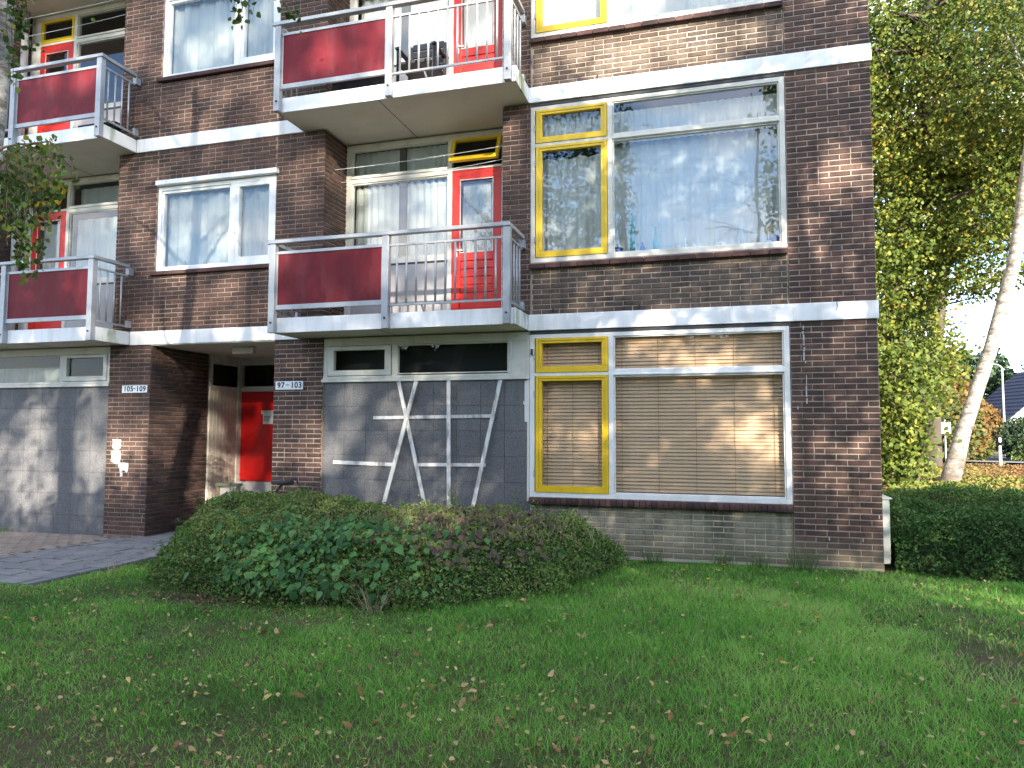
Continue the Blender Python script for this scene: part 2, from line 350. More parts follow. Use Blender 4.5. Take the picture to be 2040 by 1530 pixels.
def leaves(name, C, size, tone, mat, parent=None, nrm=None, nb=.0, wid=.6, hang=0, **kw):
    n = len(C); C = np.asarray(C)
    nn = rng.normal(size=(n, 3))
    if nrm is not None: nn = nn*(1-nb)+np.asarray(nrm)*nb*1.8
    nn /= np.linalg.norm(nn, axis=1)[:, None]+1e-9
    t = rng.normal(size=(n, 3)); t[:, 2] -= hang
    t -= nn*(t*nn).sum(1)[:, None]; t /= np.linalg.norm(t, axis=1)[:, None]+1e-9
    b = np.cross(nn, t); s = np.asarray(size)[:, None]*np.ones((n, 1))
    V = np.empty((n, 6, 3))
    V[:, 0] = C-t*s*.5; V[:, 1] = C-t*s*.12+b*s*wid*.5+nn*s*.08; V[:, 2] = C+t*s*.22+b*s*wid*.36+nn*s*.05
    V[:, 3] = C+t*s*.5-nn*s*.06; V[:, 4] = C+t*s*.22-b*s*wid*.36+nn*s*.05; V[:, 5] = C-t*s*.12-b*s*wid*.5+nn*s*.08
    F = np.arange(n*6).reshape(n, 6)
    F = F.reshape(-1, 6)[:, [0, 1, 2, 3, 3, 4, 5, 0]].reshape(-1, 4)
    me = np_mesh(name, V.reshape(-1, 3), F, np.repeat(np.clip(tone, 0, 1), 6), mat)
    o = bpy.data.objects.new(name, me); link(o, parent); tag(o, **kw); return o

def gz(x, y=0): return -.008*max(min(-x, 14), -4) if True else 0    # lawn falls gently to the left
MXC = -16.83
# ------------------------------------------------------------------ ground
def sheet(name, x0, x1, y0, y1, dz, mat, kind='structure', parent=None, step=None):
    nx = max(2, int((x1-x0)/(step or max(2, (x1-x0)/40)))+1); ny = max(2, int((y1-y0)/(step or max(2, (y1-y0)/40)))+1)
    xs = np.linspace(x0, x1, nx); ys = np.linspace(y0, y1, ny)
    V = np.array([(x, y, gz(x)+dz) for y in ys for x in xs]); F = np.array([(j*nx+i, j*nx+i+1, (j+1)*nx+i+1, (j+1)*nx+i) for j in range(ny-1) for i in range(nx-1)])
    o = bpy.data.objects.new(name, np_mesh(name, V, F, np.full(len(V), .5), mat)); link(o, parent); tag(o, kind=kind); return o
gx = [-900, -14, -10, -5, 0, 4, 900]
lv = np.array([(x, y, gz(x)-.012) for y in (-900, -20, 20, 900) for x in gx]); lf = np.array([(j*7+i, j*7+i+1, (j+1)*7+i+1, (j+1)*7+i) for j in range(3) for i in range(6)])
lo_ = bpy.data.objects.new('lawn', np_mesh('lawn', lv, lf, np.full(len(lv), .5), M['soil'])); link(lo_); tag(lo_, kind='structure')
# road beyond the shrub bed and its pavement
rd = MB(); RA = Vector((-30, 52)); RB = Vector((60, 12)); rn = Vector((-(RB-RA).y, (RB-RA).x)).normalized()
def strip(a, b, w0, w1, z, mb):
    p = [a+rn*w0, b+rn*w0, b+rn*w1, a+rn*w1]; mb.poly([(q.x, q.y, z) for q in p])
strip(RA, RB, -2.6, 2.6, .030, rd); rd.build('road', M['asphalt'], kind='structure')
kb = MB()
for w0, w1 in ((-2.75, -2.6), (2.6, 2.75)):
    p = [RA+rn*w0, RB+rn*w0, RB+rn*w1, RA+rn*w1]
    V = [(q.x, q.y, -.05) for q in p]+[(q.x, q.y, .14) for q in p]
    kb.raw(V, [(4, 5, 6, 7), (0, 1, 5, 4), (2, 3, 7, 6), (1, 2, 6, 5), (3, 0, 4, 7)])
kb.build('kerb', M['slab'], kind='structure')
pv = MB(); strip(RA, RB, 2.75, 4.6, .13, pv); strip(RA, RB, -4.2, -2.75, .13, pv); pv.build('pavement', M['slab'], kind='structure')

# paved entrance path of square slabs and clinker forecourt
path = sheet('entrance_path', -9.70, -7.93, -2.95, 2.0, -.008, M['under'])
fore = sheet('clinker_forecourt', -13.2, -9.76, -3.4, .03, -.008, M['under'])
def block_mesh(name, w, d, h, mat, tone, bev=.006):
    mb = MB(); x, y = w/2, d/2
    j = [(rnd.uniform(-.002, .002), rnd.uniform(-.002, .002)) for _ in range(4)]
    o = [(-x+j[0][0], -y+j[0][1]), (x+j[1][0], -y+j[1][1]), (x+j[2][0], y+j[2][1]), (-x+j[3][0], y+j[3][1])]
    i = [(-x+bev, -y+bev), (x-bev, -y+bev), (x-bev, y-bev), (-x+bev, y-bev)]
    V = [(a, b, -h) for a, b in o]+[(a, b, -bev*.7) for a, b in o]+[(a, b, 0) for a, b in i]
    F = [(0, 1, 5, 4), (1, 2, 6, 5), (2, 3, 7, 6), (3, 0, 4, 7), (4, 5, 9, 8), (5, 6, 10, 9), (6, 7, 11, 10), (7, 4, 8, 11), (8, 9, 10, 11)]
    mb.raw(V, F, tone); return mb.mesh(name, mat)
slabm = [block_mesh('slab', .272, .272, .03, M['slab'], rnd.random()) for _ in range(8)]
slabh = [block_mesh('slab', .122, .272, .03, M['slab'], rnd.random()) for _ in range(4)]
row = 0; y = -2.8
while y < 1.9:
    x = -9.545 if row % 2 == 0 else -9.395
    if row % 2:
        o = bpy.data.objects.new('slab', rnd.choice(slabh)); o.location = (-9.62, y, gz(-9.6)+.012+rnd.uniform(-.003, .003)); link(o, path)
    while x < -7.94:
        if x+.15 > -7.92:
            o = bpy.data.objects.new('slab', rnd.choice(slabh)); o.location = (x-.075, y, gz(x)+.012)
        else:
            o = bpy.data.objects.new('slab', rnd.choice(slabm)); o.location = (x, y, gz(x)+.012+rnd.uniform(-.004, .004))
        o.rotation_euler = (rnd.uniform(-.01, .01), rnd.uniform(-.01, .01), rnd.uniform(-.008, .008)); link(o, path); x += .30
    y += .30; row += 1
e = MB(); e.box(-9.765, -9.705, -3.3, .0, -.09, gz(-9.7)+.014); e.build('edging_strip', M['slab'], path, .004)
pav = [block_mesh('paver', .188, .085, .03, M['paver'], rnd.random(), .005) for _ in range(10)]
plist = []
for j in range(int(3.1/.104)):
    yy = -.02-.052-j*.104; off = .104 if j % 2 else 0
    for i in range(17):
        xx = -9.88-off-i*.208
        if xx < -13.1: continue
        plist.append((xx, yy))
plist.sort(key=lambda p: (p[0]-CAM.x)**2+(p[1]-CAM.y)**2)
vis = [p for p in plist if p[1] > -1.95-(p[0]+9.8)*-.75]
vis = vis[:300]; vs_ = set(vis)
for xx, yy in vis:
    o = bpy.data.objects.new('paver', rnd.choice(pav)); o.location = (xx, yy, gz(xx)+.010+rnd.uniform(-.003, .003)); o.rotation_euler.z = rnd.uniform(-.02, .02); link(o, fore)
rest = MB()
for xx, yy in plist:
    if (xx, yy) in vs_: continue
    rest.box(xx-.1, xx+.1, yy-.048, yy+.048, gz(xx)-.02, gz(xx)+.01, rnd.random())
rest.build('pavers', M['paver'], fore, kind='stuff')

# ------------------------------------------------------------------ apartment building
BLD = empty('apartment_building', (0, 0, 0), label='brown brick apartment block with white bands, red balcony panels and yellow casements', cat='building')
B0, B1 = 2.652, 2.846         # first band
FH = 2.835                    # floor height
CH = .0629                    # brick course
def brick_block(w, h, d=.03, axis='Y', tone=.5, flip=1, mb=None, c=(0, 0, 0)):
    """brick whose face is at local y=0 facing -Y (axis Y) or facing +X (axis X)"""
    mb = mb or MB(); x, z = w/2-.005, h/2; bv = .0045
    j = lambda a: rnd.uniform(-a, a)
    fo = [(-x+j(.002), -z+j(.0018)), (x+j(.002), -z+j(.0018)), (x+j(.002), z+j(.0018)), (-x+j(.002), z+j(.0018))]
    pr = j(.0025)
    V = [(a, d, b) for a, b in fo]+[(a, bv+pr, b) for a, b in fo]+[(a-math.copysign(bv, a), pr, b-math.copysign(bv, b)) for a, b in fo]
    F = [(0, 1, 5, 4), (1, 2, 6, 5), (2, 3, 7, 6), (3, 0, 4, 7), (4, 5, 9, 8), (5, 6, 10, 9), (6, 7, 11, 10), (7, 4, 8, 11), (8, 9, 10, 11)]
    if axis == 'X': V = [(-b_, a_, c_) for a_, b_, c_ in V]
    V = [(p[0]+c[0], p[1]+c[1], p[2]+c[2]) for p in V]
    mb.raw(V, F, tone); return mb
walls = []      # (parent object, mat, [(c, w, axis)])
def wall_body(boxes, mat):
    mb = MB()
    for b in boxes: mb.box(*b)
    o = mb.build('brick_wall', M[mat], BLD); return o
def lay(u0, u1, z0, n, anchor, const, axis, parity=0, skip=None):
    """stretcher bond between u0 and u1, n courses from z0"""
    L_ = .2195; res = []
    for k in range(n):
        zc = z0+CH*(k+.5); off = (L_/2 if (k+parity) % 2 else 0)
        a = anchor+off-math.ceil((anchor+off-u0)/L_)*L_
        while a < u1-.01:
            lo, hi = max(a, u0), min(a+L_, u1)
            if hi-lo > .035:
                if hi-lo > .19 and rnd.random() < .04: pieces = ((lo, (lo+hi)/2), ((lo+hi)/2, hi))
                else: pieces = ((lo, hi),)
                for p0, p1 in pieces:
                    if not (skip and skip((p0+p1)/2, zc)):
                        c = ((p0+p1)/2, const, zc) if axis == 'Y' else (const, (p0+p1)/2, zc)
                        res.append((c, p1-p0, axis))
            a += L_
    return res
BT = .0065
# ground floor
w = wall_body([(-.878, -.003, BT, .30, -.2, B0), (-.3, -.02, .30, 10, -.2, 8.5)], 'mortar')
walls.append((w, 'brick', lay(-.878, 0, B0-42*CH, 42, 0, 0, 'Y')))
w = wall_body([(-3.84, -.885, 0.03+BT, .30, -.2, .571)], 'mortar_pale')
walls.append((w, 'brick_plinth', lay(-3.82, -.89, .571-9*CH, 9, -.95, .03, 'Y', 1)))
w = wall_body([(-7.40, -6.67, BT, .5, -.2, B0)], 'mortar')
walls.append((w, 'brick', lay(-7.405, -6.665, B0-43*CH, 43, -6.665, 0, 'Y')))
w = wall_body([(-10.16, -9.44, BT, 1.23, -.2, B0)], 'mortar_dark')
walls.append((w, 'brick_left', lay(-10.165, -9.426, B0-43*CH, 43, -9.426, 0, 'Y')+lay(.0, 1.22, B0-43*CH, 43, 0, -9.426, 'X', 1)))
# upper floors
for fl in (1, 2):
    zb = B0+FH*(fl-1)+.194; zt = B0+FH*fl; dz = FH*(fl-1)
    w = wall_body([(-.878, -.003, BT, .30, zb, zt)], 'mortar')
    walls.append((w, 'brick', lay(-.878, 0, zb, 42, 0, 0, 'Y')))
    w = wall_body([(-3.83, -.885, .012+BT, .30, zb, 3.395+dz)], 'mortar')
    walls.append((w, 'brick_grey', lay(-3.815, -.89, zb, 9, -.95, .012, 'Y', 1)))
    w = wall_body([(-4.19, -3.83, BT, .60, zb, zt)], 'mortar_dark')
    walls.append((w, 'brick', lay(-4.20, -3.83, zb, 42, -4.20, 0, 'Y')))
    w = wall_body([(-9.42, -6.70, BT, .25, zb, 3.64+dz), (-10.12, -9.42, BT, .60, zb, zt), (-7.44, -6.70, BT, .60, 3.64+dz, zt), (-9.42, -7.44, BT, .25, 5.02+dz, zt)], 'mortar_dark')
    sk = lambda x, z, dz=dz: (-9.42 < x < -7.45 and 3.66+dz < z < 5.0+dz)
    walls.append((w, 'brick_left', lay(-10.134, -9.42, zb, 42, -6.69, 0, 'Y')+lay(-9.42, -7.44, zb, 13, -6.69, 0, 'Y')+lay(-7.44, -6.69, zb, 42, -6.69, 0, 'Y')
                  + [q for q in lay(-9.42, -7.44, zb, 42, -6.69, 0, 'Y') if q[0][2] > 5.0+dz] + lay(0.0, .60, zb, 42, 0, -6.69, 'X', 1)))
    w = wall_body([(-13.4, -12.66, BT, .60, zb, zt)], 'mortar_dark')
    walls.append((w, 'brick_left', lay(-13.4, -12.64, zb, 42, -12.64, 0, 'Y')+lay(0, .60, zb, 42, 0, -12.64, 'X', 1)))
allb = []
for wi, (w, m, bl) in enumerate(walls):
    for c, wd, ax in bl:
        d = (Vector(c)-CAM); fore_ = abs(d.normalized().y if ax == 'Y' else d.normalized().x)
        allb.append((wd*fore_/d.length_squared, wi, c, wd, ax))
def visible(c):
    d = Vector(c)-CAM; z = d.dot(Fw); px = 1020+FPX*d.dot(r2)/z; py = 765-FPX*d.dot(u2)/z
    if c[2] < .62 and c[0] < -2.75: return False
    if c[2] < .12: return False
    return 0 < px < 2040 and 0 < py < 1530
allb.sort(key=lambda q: -q[0]); single = set(); k = 0
for i, q in enumerate(allb):
    if k < 300 and visible(q[2]): single.add(i); k += 1
cache = {}
joined = {}
for i, (s_, wi, c, wd, ax) in enumerate(allb):
    m = walls[wi][1]
    if i in single:
        key = (m, round(wd, 2), ax)
        lst = cache.setdefault(key, [])
        if len(lst) < 7:
            lst.append(brick_block(wd, .0515, axis=ax, tone=rnd.random()).mesh('brick', M[m]))
            me = lst[-1]
        else: me = rnd.choice(lst)
        o = bpy.data.objects.new('brick', me); o.location = c; link(o, walls[wi][0])
        o.rotation_euler = (0, rnd.uniform(-.004, .004), 0)
    else:
        mb = joined.setdefault(wi, MB()); brick_block(wd, .0515, axis=ax, tone=rnd.random(), mb=mb, c=c)
for wi, mb in joined.items(): mb.build('bricks', M[walls[wi][1]], walls[wi][0], kind='stuff')

# vertical pointing at the ends of the spandrels, floor bands, slabs, roof
mb = MB()
mb.box(-16.5, -9.80, -.02, .02, B0, B1)
for dz in (0, FH, 2*FH):
    m1 = MB(); m1.box(-3.85, .012, -.022, .3, B0+dz, B1+dz); m1.build('floor_band', M['white'], BLD, .004)
    m1 = MB(); m1.box(-9.795, -7.02, -.022, .3, B0+dz, B1+dz); m1.build('floor_band', M['white'], BLD, .004)
    m1 = MB(); m1.box(-16.5, -13.0, -.022, .3, B0+dz, B1+dz); m1.build('floor_band', M['white'], BLD, .004)
    if dz == 0:
        m1 = MB(); m1.box(-16.5, -.31, .301, 9.9, B0+dz+.02, B1+dz-.02); m1.build('floor_slab', M['soffit'], BLD)
    else:
        m1 = MB(); m1.box(-16.5, -.31, .62, 9.9, B0+dz+.02, B1+dz-.02); m1.build('floor_slab', M['interior'], BLD)
m1 = MB(); m1.box(-16.4, -.31, 2.9, 3.0, B1, 8.3); m1.box(-16.4, -9.6, 1.6, 1.7, 0, B0); m1.box(-7.3, -.31, 1.6, 1.7, 0, B0); m1.box(-7.35, -7.3, .5, 1.7, 0, B0)
m1.box(-16.5, -16.4, 0, 9.9, -.2, 8.5); m1.box(-5.9, -5.8, .65, 2.9, B1, 8.3) ; m1.box(-10.4, -10.3, .65, 2.9, B1, 8.3); m1.box(-3.9,-3.85,.61,2.9,B1,8.3); m1.box(-7.0,-6.95,.61,2.9,B1,8.3)
m1.build('interior_wall', M['interior'], BLD)
m1 = MB(); m1.box(-16.5, -.0, 0.0, 10, 8.52, 8.62); m1.build('roof', M['dark_metal'], BLD)
m1 = MB(); m1.box(-.31, -.303, .3, 10, .0, .01); m1.box(-16.5, 0, 9.9, 10, -.2, 8.5); m1.build('rear_wall', M['mortar'], BLD)
# dark strips painted in for the shadow of each band over the windows
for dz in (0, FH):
    m1 = MB(); m1.box(-3.83, -.88, .004, .06, 2.612+dz, B0+dz-.002); m1.build('shadow_strip', M['dark_metal'], BLD)
# small weep holes / clips
for x, z in ((-3.55, 2.862), (-.90-1.62, 2.862), (-3.0, 2.862+FH)):
    m1 = MB(); m1.box(x-.006, x+.006, .0, .02, z, z+.05); m1.build('weep_hole', M['dark'], BLD)
# little wire hook on the band
m1 = MB(); m1.tube([(-.40, -.028, 2.85), (-.395, -.034, 2.79), (-.41, -.03, 2.75)], [.003, .003, .003], 5); m1.build('wire_hook', M['dark_metal'], BLD)

def pane(parent, x0, x1, z0, z1, y, mat='glass'):
    m = MB(); x0, x1 = min(x0, x1), max(x0, x1); m.box(x0-.006, x1+.006, y, y+.006, z0-.006, z1+.006); return m.build('pane', M[mat], parent)
def curtain(x0, x1, z0, z1, y, label, mat='curtain', folds=9, amp=.02, bottom=0.0, group=None, scallop=0):
    x0, x1 = min(x0, x1), max(x0, x1); w_ = x1-x0; n = int(w_/.012)+2; m_ = 8
    xs = np.linspace(x0, x1, n); ph = rng.uniform(0, 6)
    base = np.cumsum(rng.uniform(.3, 1.7, n)); base = base/base[-1]*folds*w_*2*math.pi
    prof = np.sin(base+ph)*amp*(.6+.6*vnoise(xs, xs*0, 3, int(abs(x0)*10)))+.35*amp*np.sin(base*3.1)
    zs = np.linspace(z0, z1, m_); V = []; F = []
    for j, z in enumerate(zs):
        top = 1-.35*(j/(m_-1))
        for i in range(n):
            zz = z+(scallop*abs(math.sin(base[i]*.5)) if j == m_-1 and scallop else 0)
            V.append((xs[i]+.004*math.sin(j*1.3+i*.1), y+prof[i]*top, zz))
    F = np.array([(j*n+i, j*n+i+1, (j+1)*n+i+1, (j+1)*n+i) for j in range(m_-1) for i in range(n-1)])
    o = bpy.data.objects.new('net_curtain', np_mesh('net_curtain', np.array(V), F, np.full(len(V), .5), M[mat], True)); link(o)
    tag(o, label, 'curtain', group); return o

# ---- big living-room windows (three storeys)
FR = {0: 'frame_w', 1: 'frame', 2: 'frame'}
for fl in (0, 1, 2):
    dz = fl*FH
    m = MB(); y0, y1 = .012, .085
    m.ring(-3.838, -.884, .655+dz, 2.608+dz, .06, y0, y1, wb=.058, wt=.05)
    m.box(-2.884, -2.824, y0, y1, .713+dz, 2.558+dz)
    m.box(-3.778, -2.884, y0, y1, 2.102+dz, 2.140+dz)
    m.box(-2.824, -.944, y0+.002, y1, 2.092+dz, 2.160+dz)
    m.box(-2.824, -.944, y0-.01, y0+.001, 2.098+dz, 2.116+dz)
    fr = m.build('window', M[FR[fl]], BLD, .003)
    b = MB(); b.ring(-2.822, -.946, .715+dz, 2.090+dz, .014, .03, .07); b.ring(-2.822, -.946, 2.162+dz, 2.556+dz, .012, .03, .07); b.build('glazing_bead', M[FR[fl]], fr, .002)
    for z0, z1, g0, g1 in ((2.142, 2.556, 2.217, 2.497), (.714, 2.100, .790, 2.040)):
        c = MB(); c.ring(-3.764, -2.888, z0+dz, z1+dz, .036, .0, .06, wb=.036, wt=.03)
        c.ring(-3.727, -2.925, z0+.037+dz, z1-.031+dz, .037, .008, .062, wb=g0-z0-.037, wt=z1-.031-g1)
        c.build('casement', M['yellow'], fr, .002)
        pane(fr, -3.69, -2.962, g0+dz, g1+dz, .045, 'glass' if fl else 'glass_g')
    pane(fr, -2.81, -.958, .727+dz, 2.078+dz, .055, 'glass' if fl else 'glass_g'); pane(fr, -2.81, -.958, 2.174+dz, 2.546+dz, .055, 'glass' if fl else 'glass_g')
    hg = MB()
    for hz in (.9, 1.85, 2.3): hg.box(-3.785, -3.768, -.004, .012, hz+dz, hz+.07+dz)
    hg.build('hinge', M['metal'], fr)
    # bullnose sill bricks on edge
    if fl == 0:
        sb = MB(); sb.box(-3.84, -.884, .0, .1, .572, .653); sill = sb.build('window_sill', M['mortar_dark'], BLD)
        n_ = 45; wd = 2.95/n_; cachep = []
        for k in range(n_):
            if len(cachep) < 6:
                q = MB(); prof = [(0.0, .0), (-.050, .0), (-.062, .012), (-.066, .04), (-.060, .066), (-.045, .080), (.0, .084)]
                a = wd/2-.003; V = [(-a, y_, z_) for y_, z_ in prof]+[(a, y_, z_) for y_, z_ in prof]; np_ = len(prof)
                F = [tuple(range(np_)), tuple(range(2*np_-1, np_-1, -1))]+[(i, i+np_, i+1+np_, i+1) for i in range(np_-1)]
                q.raw(V, F, rnd.random()); cachep.append(q.mesh('sill_brick', M['sill_brick']))
            o = bpy.data.objects.new('sill_brick', rnd.choice(cachep)); o.location = (-3.836+wd*(k+.5), rnd.uniform(-.002, .002)+.012, .568+rnd.uniform(-.001, .001)); link(o, sill)
    else:
        q = MB(); q.box(-3.84, -.884, .0, .1, 3.40+dz-FH, 3.485+dz-FH); sill = q.build('window_sill', M['mortar_dark'], BLD); q = MB(); n_ = 15; wd = 2.95/n_
        for k in range(n_): q.box(-3.836+wd*k+.003, -3.836+wd*(k+1)-.003, -.055, .03, 3.405+dz-FH, 3.462+dz-FH, rnd.random())
        q.build('sill_tiles', M['sill_brick'], sill, .006, kind='stuff')

# curtains and blinds of the right-hand windows
curtain(-3.75, -2.90, 5.02, 5.375, .16, 'short net valance in the small yellow casement under the upper white band', folds=11, amp=.012)
curtain(-3.75, -2.90, 3.50, 4.80, .17, 'pale full-length net curtain behind the tall yellow casement on the first floor', folds=5, scallop=.03)
curtain(-2.86, -.90, 3.50, 4.94, .22, 'white net curtain with wide folds behind the large first-floor pane', folds=5)
curtain(-2.86, -.90, 4.93, 5.33, .18, 'pleated net valance in the wide top pane of the first-floor window', folds=12, amp=.012)
curtain(-3.75, -2.90, 6.35, 8.2, .17, 'grey-green net curtain behind the topmost yellow casement', folds=5, mat='curtain')
curtain(-2.86, -.90, 6.35, 8.2, .18, 'bright white net curtain in the top-floor window at the picture edge', folds=5)
def blind(x0, x1, z0, z1, y, label, ncord):
    t = empty('venetian_blind', ((x0+x1)/2, y, z1), label=label, cat='blind', group='beige venetian blinds on the ground floor')
    w_ = x1-x0; q = MB(); n = 6
    ys = np.linspace(-.0, 1, n)
    for s in (-1, 1): pass
    V = []; a = R(66)
    for s in (-w_/2, w_/2):
        for k in range(n):
            u = (k/(n-1)-.5)*.05; c = .0035*(1-(2*k/(n-1)-1)**2)
            V.append((s, u*math.cos(a)-c*math.sin(a), u*math.sin(a)*1.0+c*math.cos(a)*0))
    F = [(k, k+n, k+1+n, k+1) for k in range(n-1)]
    q.raw(V, F); me = q.mesh('slat', M['slat'])
    zz = z1-.04; i = 0
    while zz > z0+.03:
        o = bpy.data.objects.new('slat', me); o.location = (rnd.uniform(-.002, .002), 0, zz-z1); o.rotation_euler = (rnd.uniform(-.06, .06), rnd.uniform(-.0006, .0006), 0); link(o, t); zz -= .0425
    q = MB(); q.box(-w_/2, w_/2, -.02, .02, -.03, 0); q.build('head_rail', M['slat'], t)
    q = MB(); q.box(-w_/2, w_/2, -.012, .012, z0-z1, z0-z1+.014); q.build('bottom_rail', M['slat'], t)
    for k in range(ncord):
        cx = -w_/2+w_*(k+.5)/ncord if ncord < 3 else -w_/2+.12+(w_-.24)*k/(ncord-1)
        q = MB(); q.box(cx-.0022, cx+.0022, -.020, -.017, z0-z1, 0); q.build('cord', M['wood_raw'], t)
blind(-3.76, -2.90, .70, 2.54, .13, 'narrow closed beige blind behind the ground-floor yellow casements', 3)
blind(-2.86, -.93, .70, 2.54, .13, 'wide closed beige blind behind the large ground-floor pane', 5)

# ---- small window between the balconies
for fl in (1, 2):
    dz = (fl-1)*2.86
    m = MB(); y0, y1 = .02, .10
    m.ring(-9.415, -7.455, 3.71+dz, 4.945+dz, .055, y0, y1)
    m.box(-8.185, -8.10, y0, y1, 3.765+dz, 4.89+dz)
    m.ring(-8.10, -7.51, 3.765+dz, 4.89+dz, .055, y0+.005, y1, wb=.075)
    m.ring(-9.36, -8.185, 3.765+dz, 4.89+dz, .03, y0+.02, y1, wb=.012, wt=.04)
    fr = m.build('window', M['frame_w'], BLD, .003)
    pane(fr, -9.33, -8.19, 3.777+dz, 4.85+dz, .07); pane(fr, -8.05, -7.56, 3.84+dz, 4.835+dz, .065)
    if fl == 1:
        m = MB(); m.box(-9.405, -7.40, -.065, .02, 4.952, 5.018); m.build('lintel_flashing', M['white'], BLD, .004)
    m = MB(); m.box(-9.47, -7.44, -.05, .05, 3.645+dz, 3.70+dz); m.build('window_sill', M['sill_brick'], BLD, .006)
curtain(-9.36, -8.2, 3.76, 4.84, .16, 'soft striped net curtain in the wide pane of the left first-floor window', folds=6, amp=.025, mat='curtain2')
curtain(-8.08, -7.52, 3.78, 4.84, .16, 'darker net curtain in the narrow sash of the left first-floor window', folds=5, amp=.025, mat='curtain2')
curtain(-9.36, -8.2, 6.62, 7.75, .16, 'bright curtain reflecting blue sky in the upper left window', folds=4, amp=.03)
curtain(-8.08, -7.52, 6.62, 7.75, .16, 'bright curtain in the narrow sash beside the top balcony', folds=5, amp=.03)

# ---- balconies and the recessed fronts behind them
def balcony(fl, mir):
    f = (lambda x: MXC-x) if mir else (lambda x: x)
    dz = (fl-1)*FH
    def bx(mb, x0, x1, *a): mb.box(min(f(x0), f(x1)), max(f(x0), f(x1)), *a)
    m = MB(); bx(m, -7.02, -3.85, -.60, .62, B0+dz+.012, B1+dz-.012)
    # upstand with rounded edge
    sl_ = m.build('balcony', M['soffit'], BLD)
    m = MB(); bx(m, -7.0, -3.87, -.62, -.603, B0+dz, B1+dz-.005); m.build('fascia', M['white'], sl_, .006)
    m = MB(); bx(m, -3.868, -3.845, -.62, -.024, B0+dz+.002, B1+dz-.003); m.build('side_fascia', M['stain'], sl_, .005)
    m = MB(); bx(m, -7.025, -7.002, -.62, -.024, B0+dz+.002, B1+dz-.003); m.build('side_fascia', M['stain'], sl_, .005)
    g = MB(); bx(g, -5.62, -5.612, -.60, .6, B0+dz+.0085, B0+dz+.013); g.build('soffit_joint', M['dark_metal'], sl_)
    # posts, handrail
    for px in (-6.99, -5.435, -3.93):
        p = MB(); bx(p, px-.042, px+.042, -.70, -.622, B0+dz-.005, 3.765+dz); p.build('post', M['metal'], sl_, .004)
        bo = MB(); bo.tube([(f(px), -.715, B0+.12+dz), (f(px), -.70, B0+.12+dz)], [.011, .013], 8); bo.build('bolt', M['dark_metal'], sl_)
    p = MB(); bx(p, -7.06, -3.885, -.715, -.635, 3.765+dz, 3.812+dz); p.build('handrail', M['metal'], sl_, .006)
    for sx in (-3.915, -7.02):
        p = MB(); bx(p, sx-.03, sx+.03, -.634, -.075, 3.765+dz, 3.812+dz); p.build('handrail', M['metal'], sl_, .006)
        p = MB(); bx(p, sx-.03, sx+.03, -.10, -.004, 3.66+dz, 3.762+dz); p.build('wall_bracket', M['metal'], sl_, .003)
        p = MB(); bx(p, sx-.02, sx+.02, -.09, -.004, 2.90+dz, 3.0+dz); p.build('wall_bracket', M['metal'], sl_, .003)
        for zr_ in (3.635, 2.905):
            p = MB(); bx(p, sx-.014, sx+.014, -.62, -.10, zr_+dz, zr_+.025+dz); p.build('side_rail', M['metal'], sl_, .002)
        for k in range(4):
            q = MB(); yy = -.56+k*.122; q.tube([(f(sx), yy, 2.93+dz), (f(sx), yy, 3.635+dz)], [.0125]*2, 8); q.build('baluster', M['metal'], sl_, smooth=True)
    p = MB(); bx(p, -5.393, -3.972, -.67, -.642, 3.636+dz, 3.662+dz); p.build('front_rail', M['metal'], sl_, .002)
    p = MB(); bx(p, -5.393, -3.972, -.67, -.642, 2.915+dz, 2.94+dz); p.build('front_rail', M['metal'], sl_, .002)
    for k in range(11):
        q = MB(); xx = f(-5.30+k*.1234); q.tube([(xx, -.656, 2.94+dz), (xx, -.656, 3.636+dz)], [.0135]*2, 8); q.build('baluster', M['metal'], sl_, smooth=True)
    p = MB(); bx(p, -6.948, -5.477, -.672, -.640, 3.635+dz, 3.672+dz); bx(p, -6.948, -5.477, -.672, -.636, 2.935+dz, 2.995+dz)
    bx(p, -6.948, -6.925, -.665, -.645, 2.995+dz, 3.635+dz); bx(p, -5.50, -5.477, -.665, -.645, 2.995+dz, 3.635+dz); p.build('panel_frame', M['metal'], sl_, .002)
    p = MB(); bx(p, -6.925, -5.50, -.660, -.650, 2.995+dz, 3.635+dz); p.build('railing_panel', M['red_panel'], sl_)
    q = MB(); q.bar((f(-4.98), -.656, 2.915+dz), (f(-4.96), -.62, 2.84+dz), .022, .006); q.build('rail_foot', M['metal'], sl_)
    return sl_
def stain_mat():
    m, t, b, o = new_mat('stained_white')
    wc = N(t, 'ShaderNodeNewGeometry').outputs['Position']
    n = noise(t, 4.5, 5, .6, wc, (1, 1, .25))
    c = mixc(t, ramp(t, n, .50, .60), (.70, .70, .67, 1), (.16, .20, .055, 1))
    c = mixc(t, ramp(t, noise(t, 2, 3, .5, wc), .3, .6), (.70, .70, .67, 1), c)
    t.links.new(c, b.inputs['Base Color']); b.inputs['Roughness'].default_value = .7; return m
M['stain'] = stain_mat()

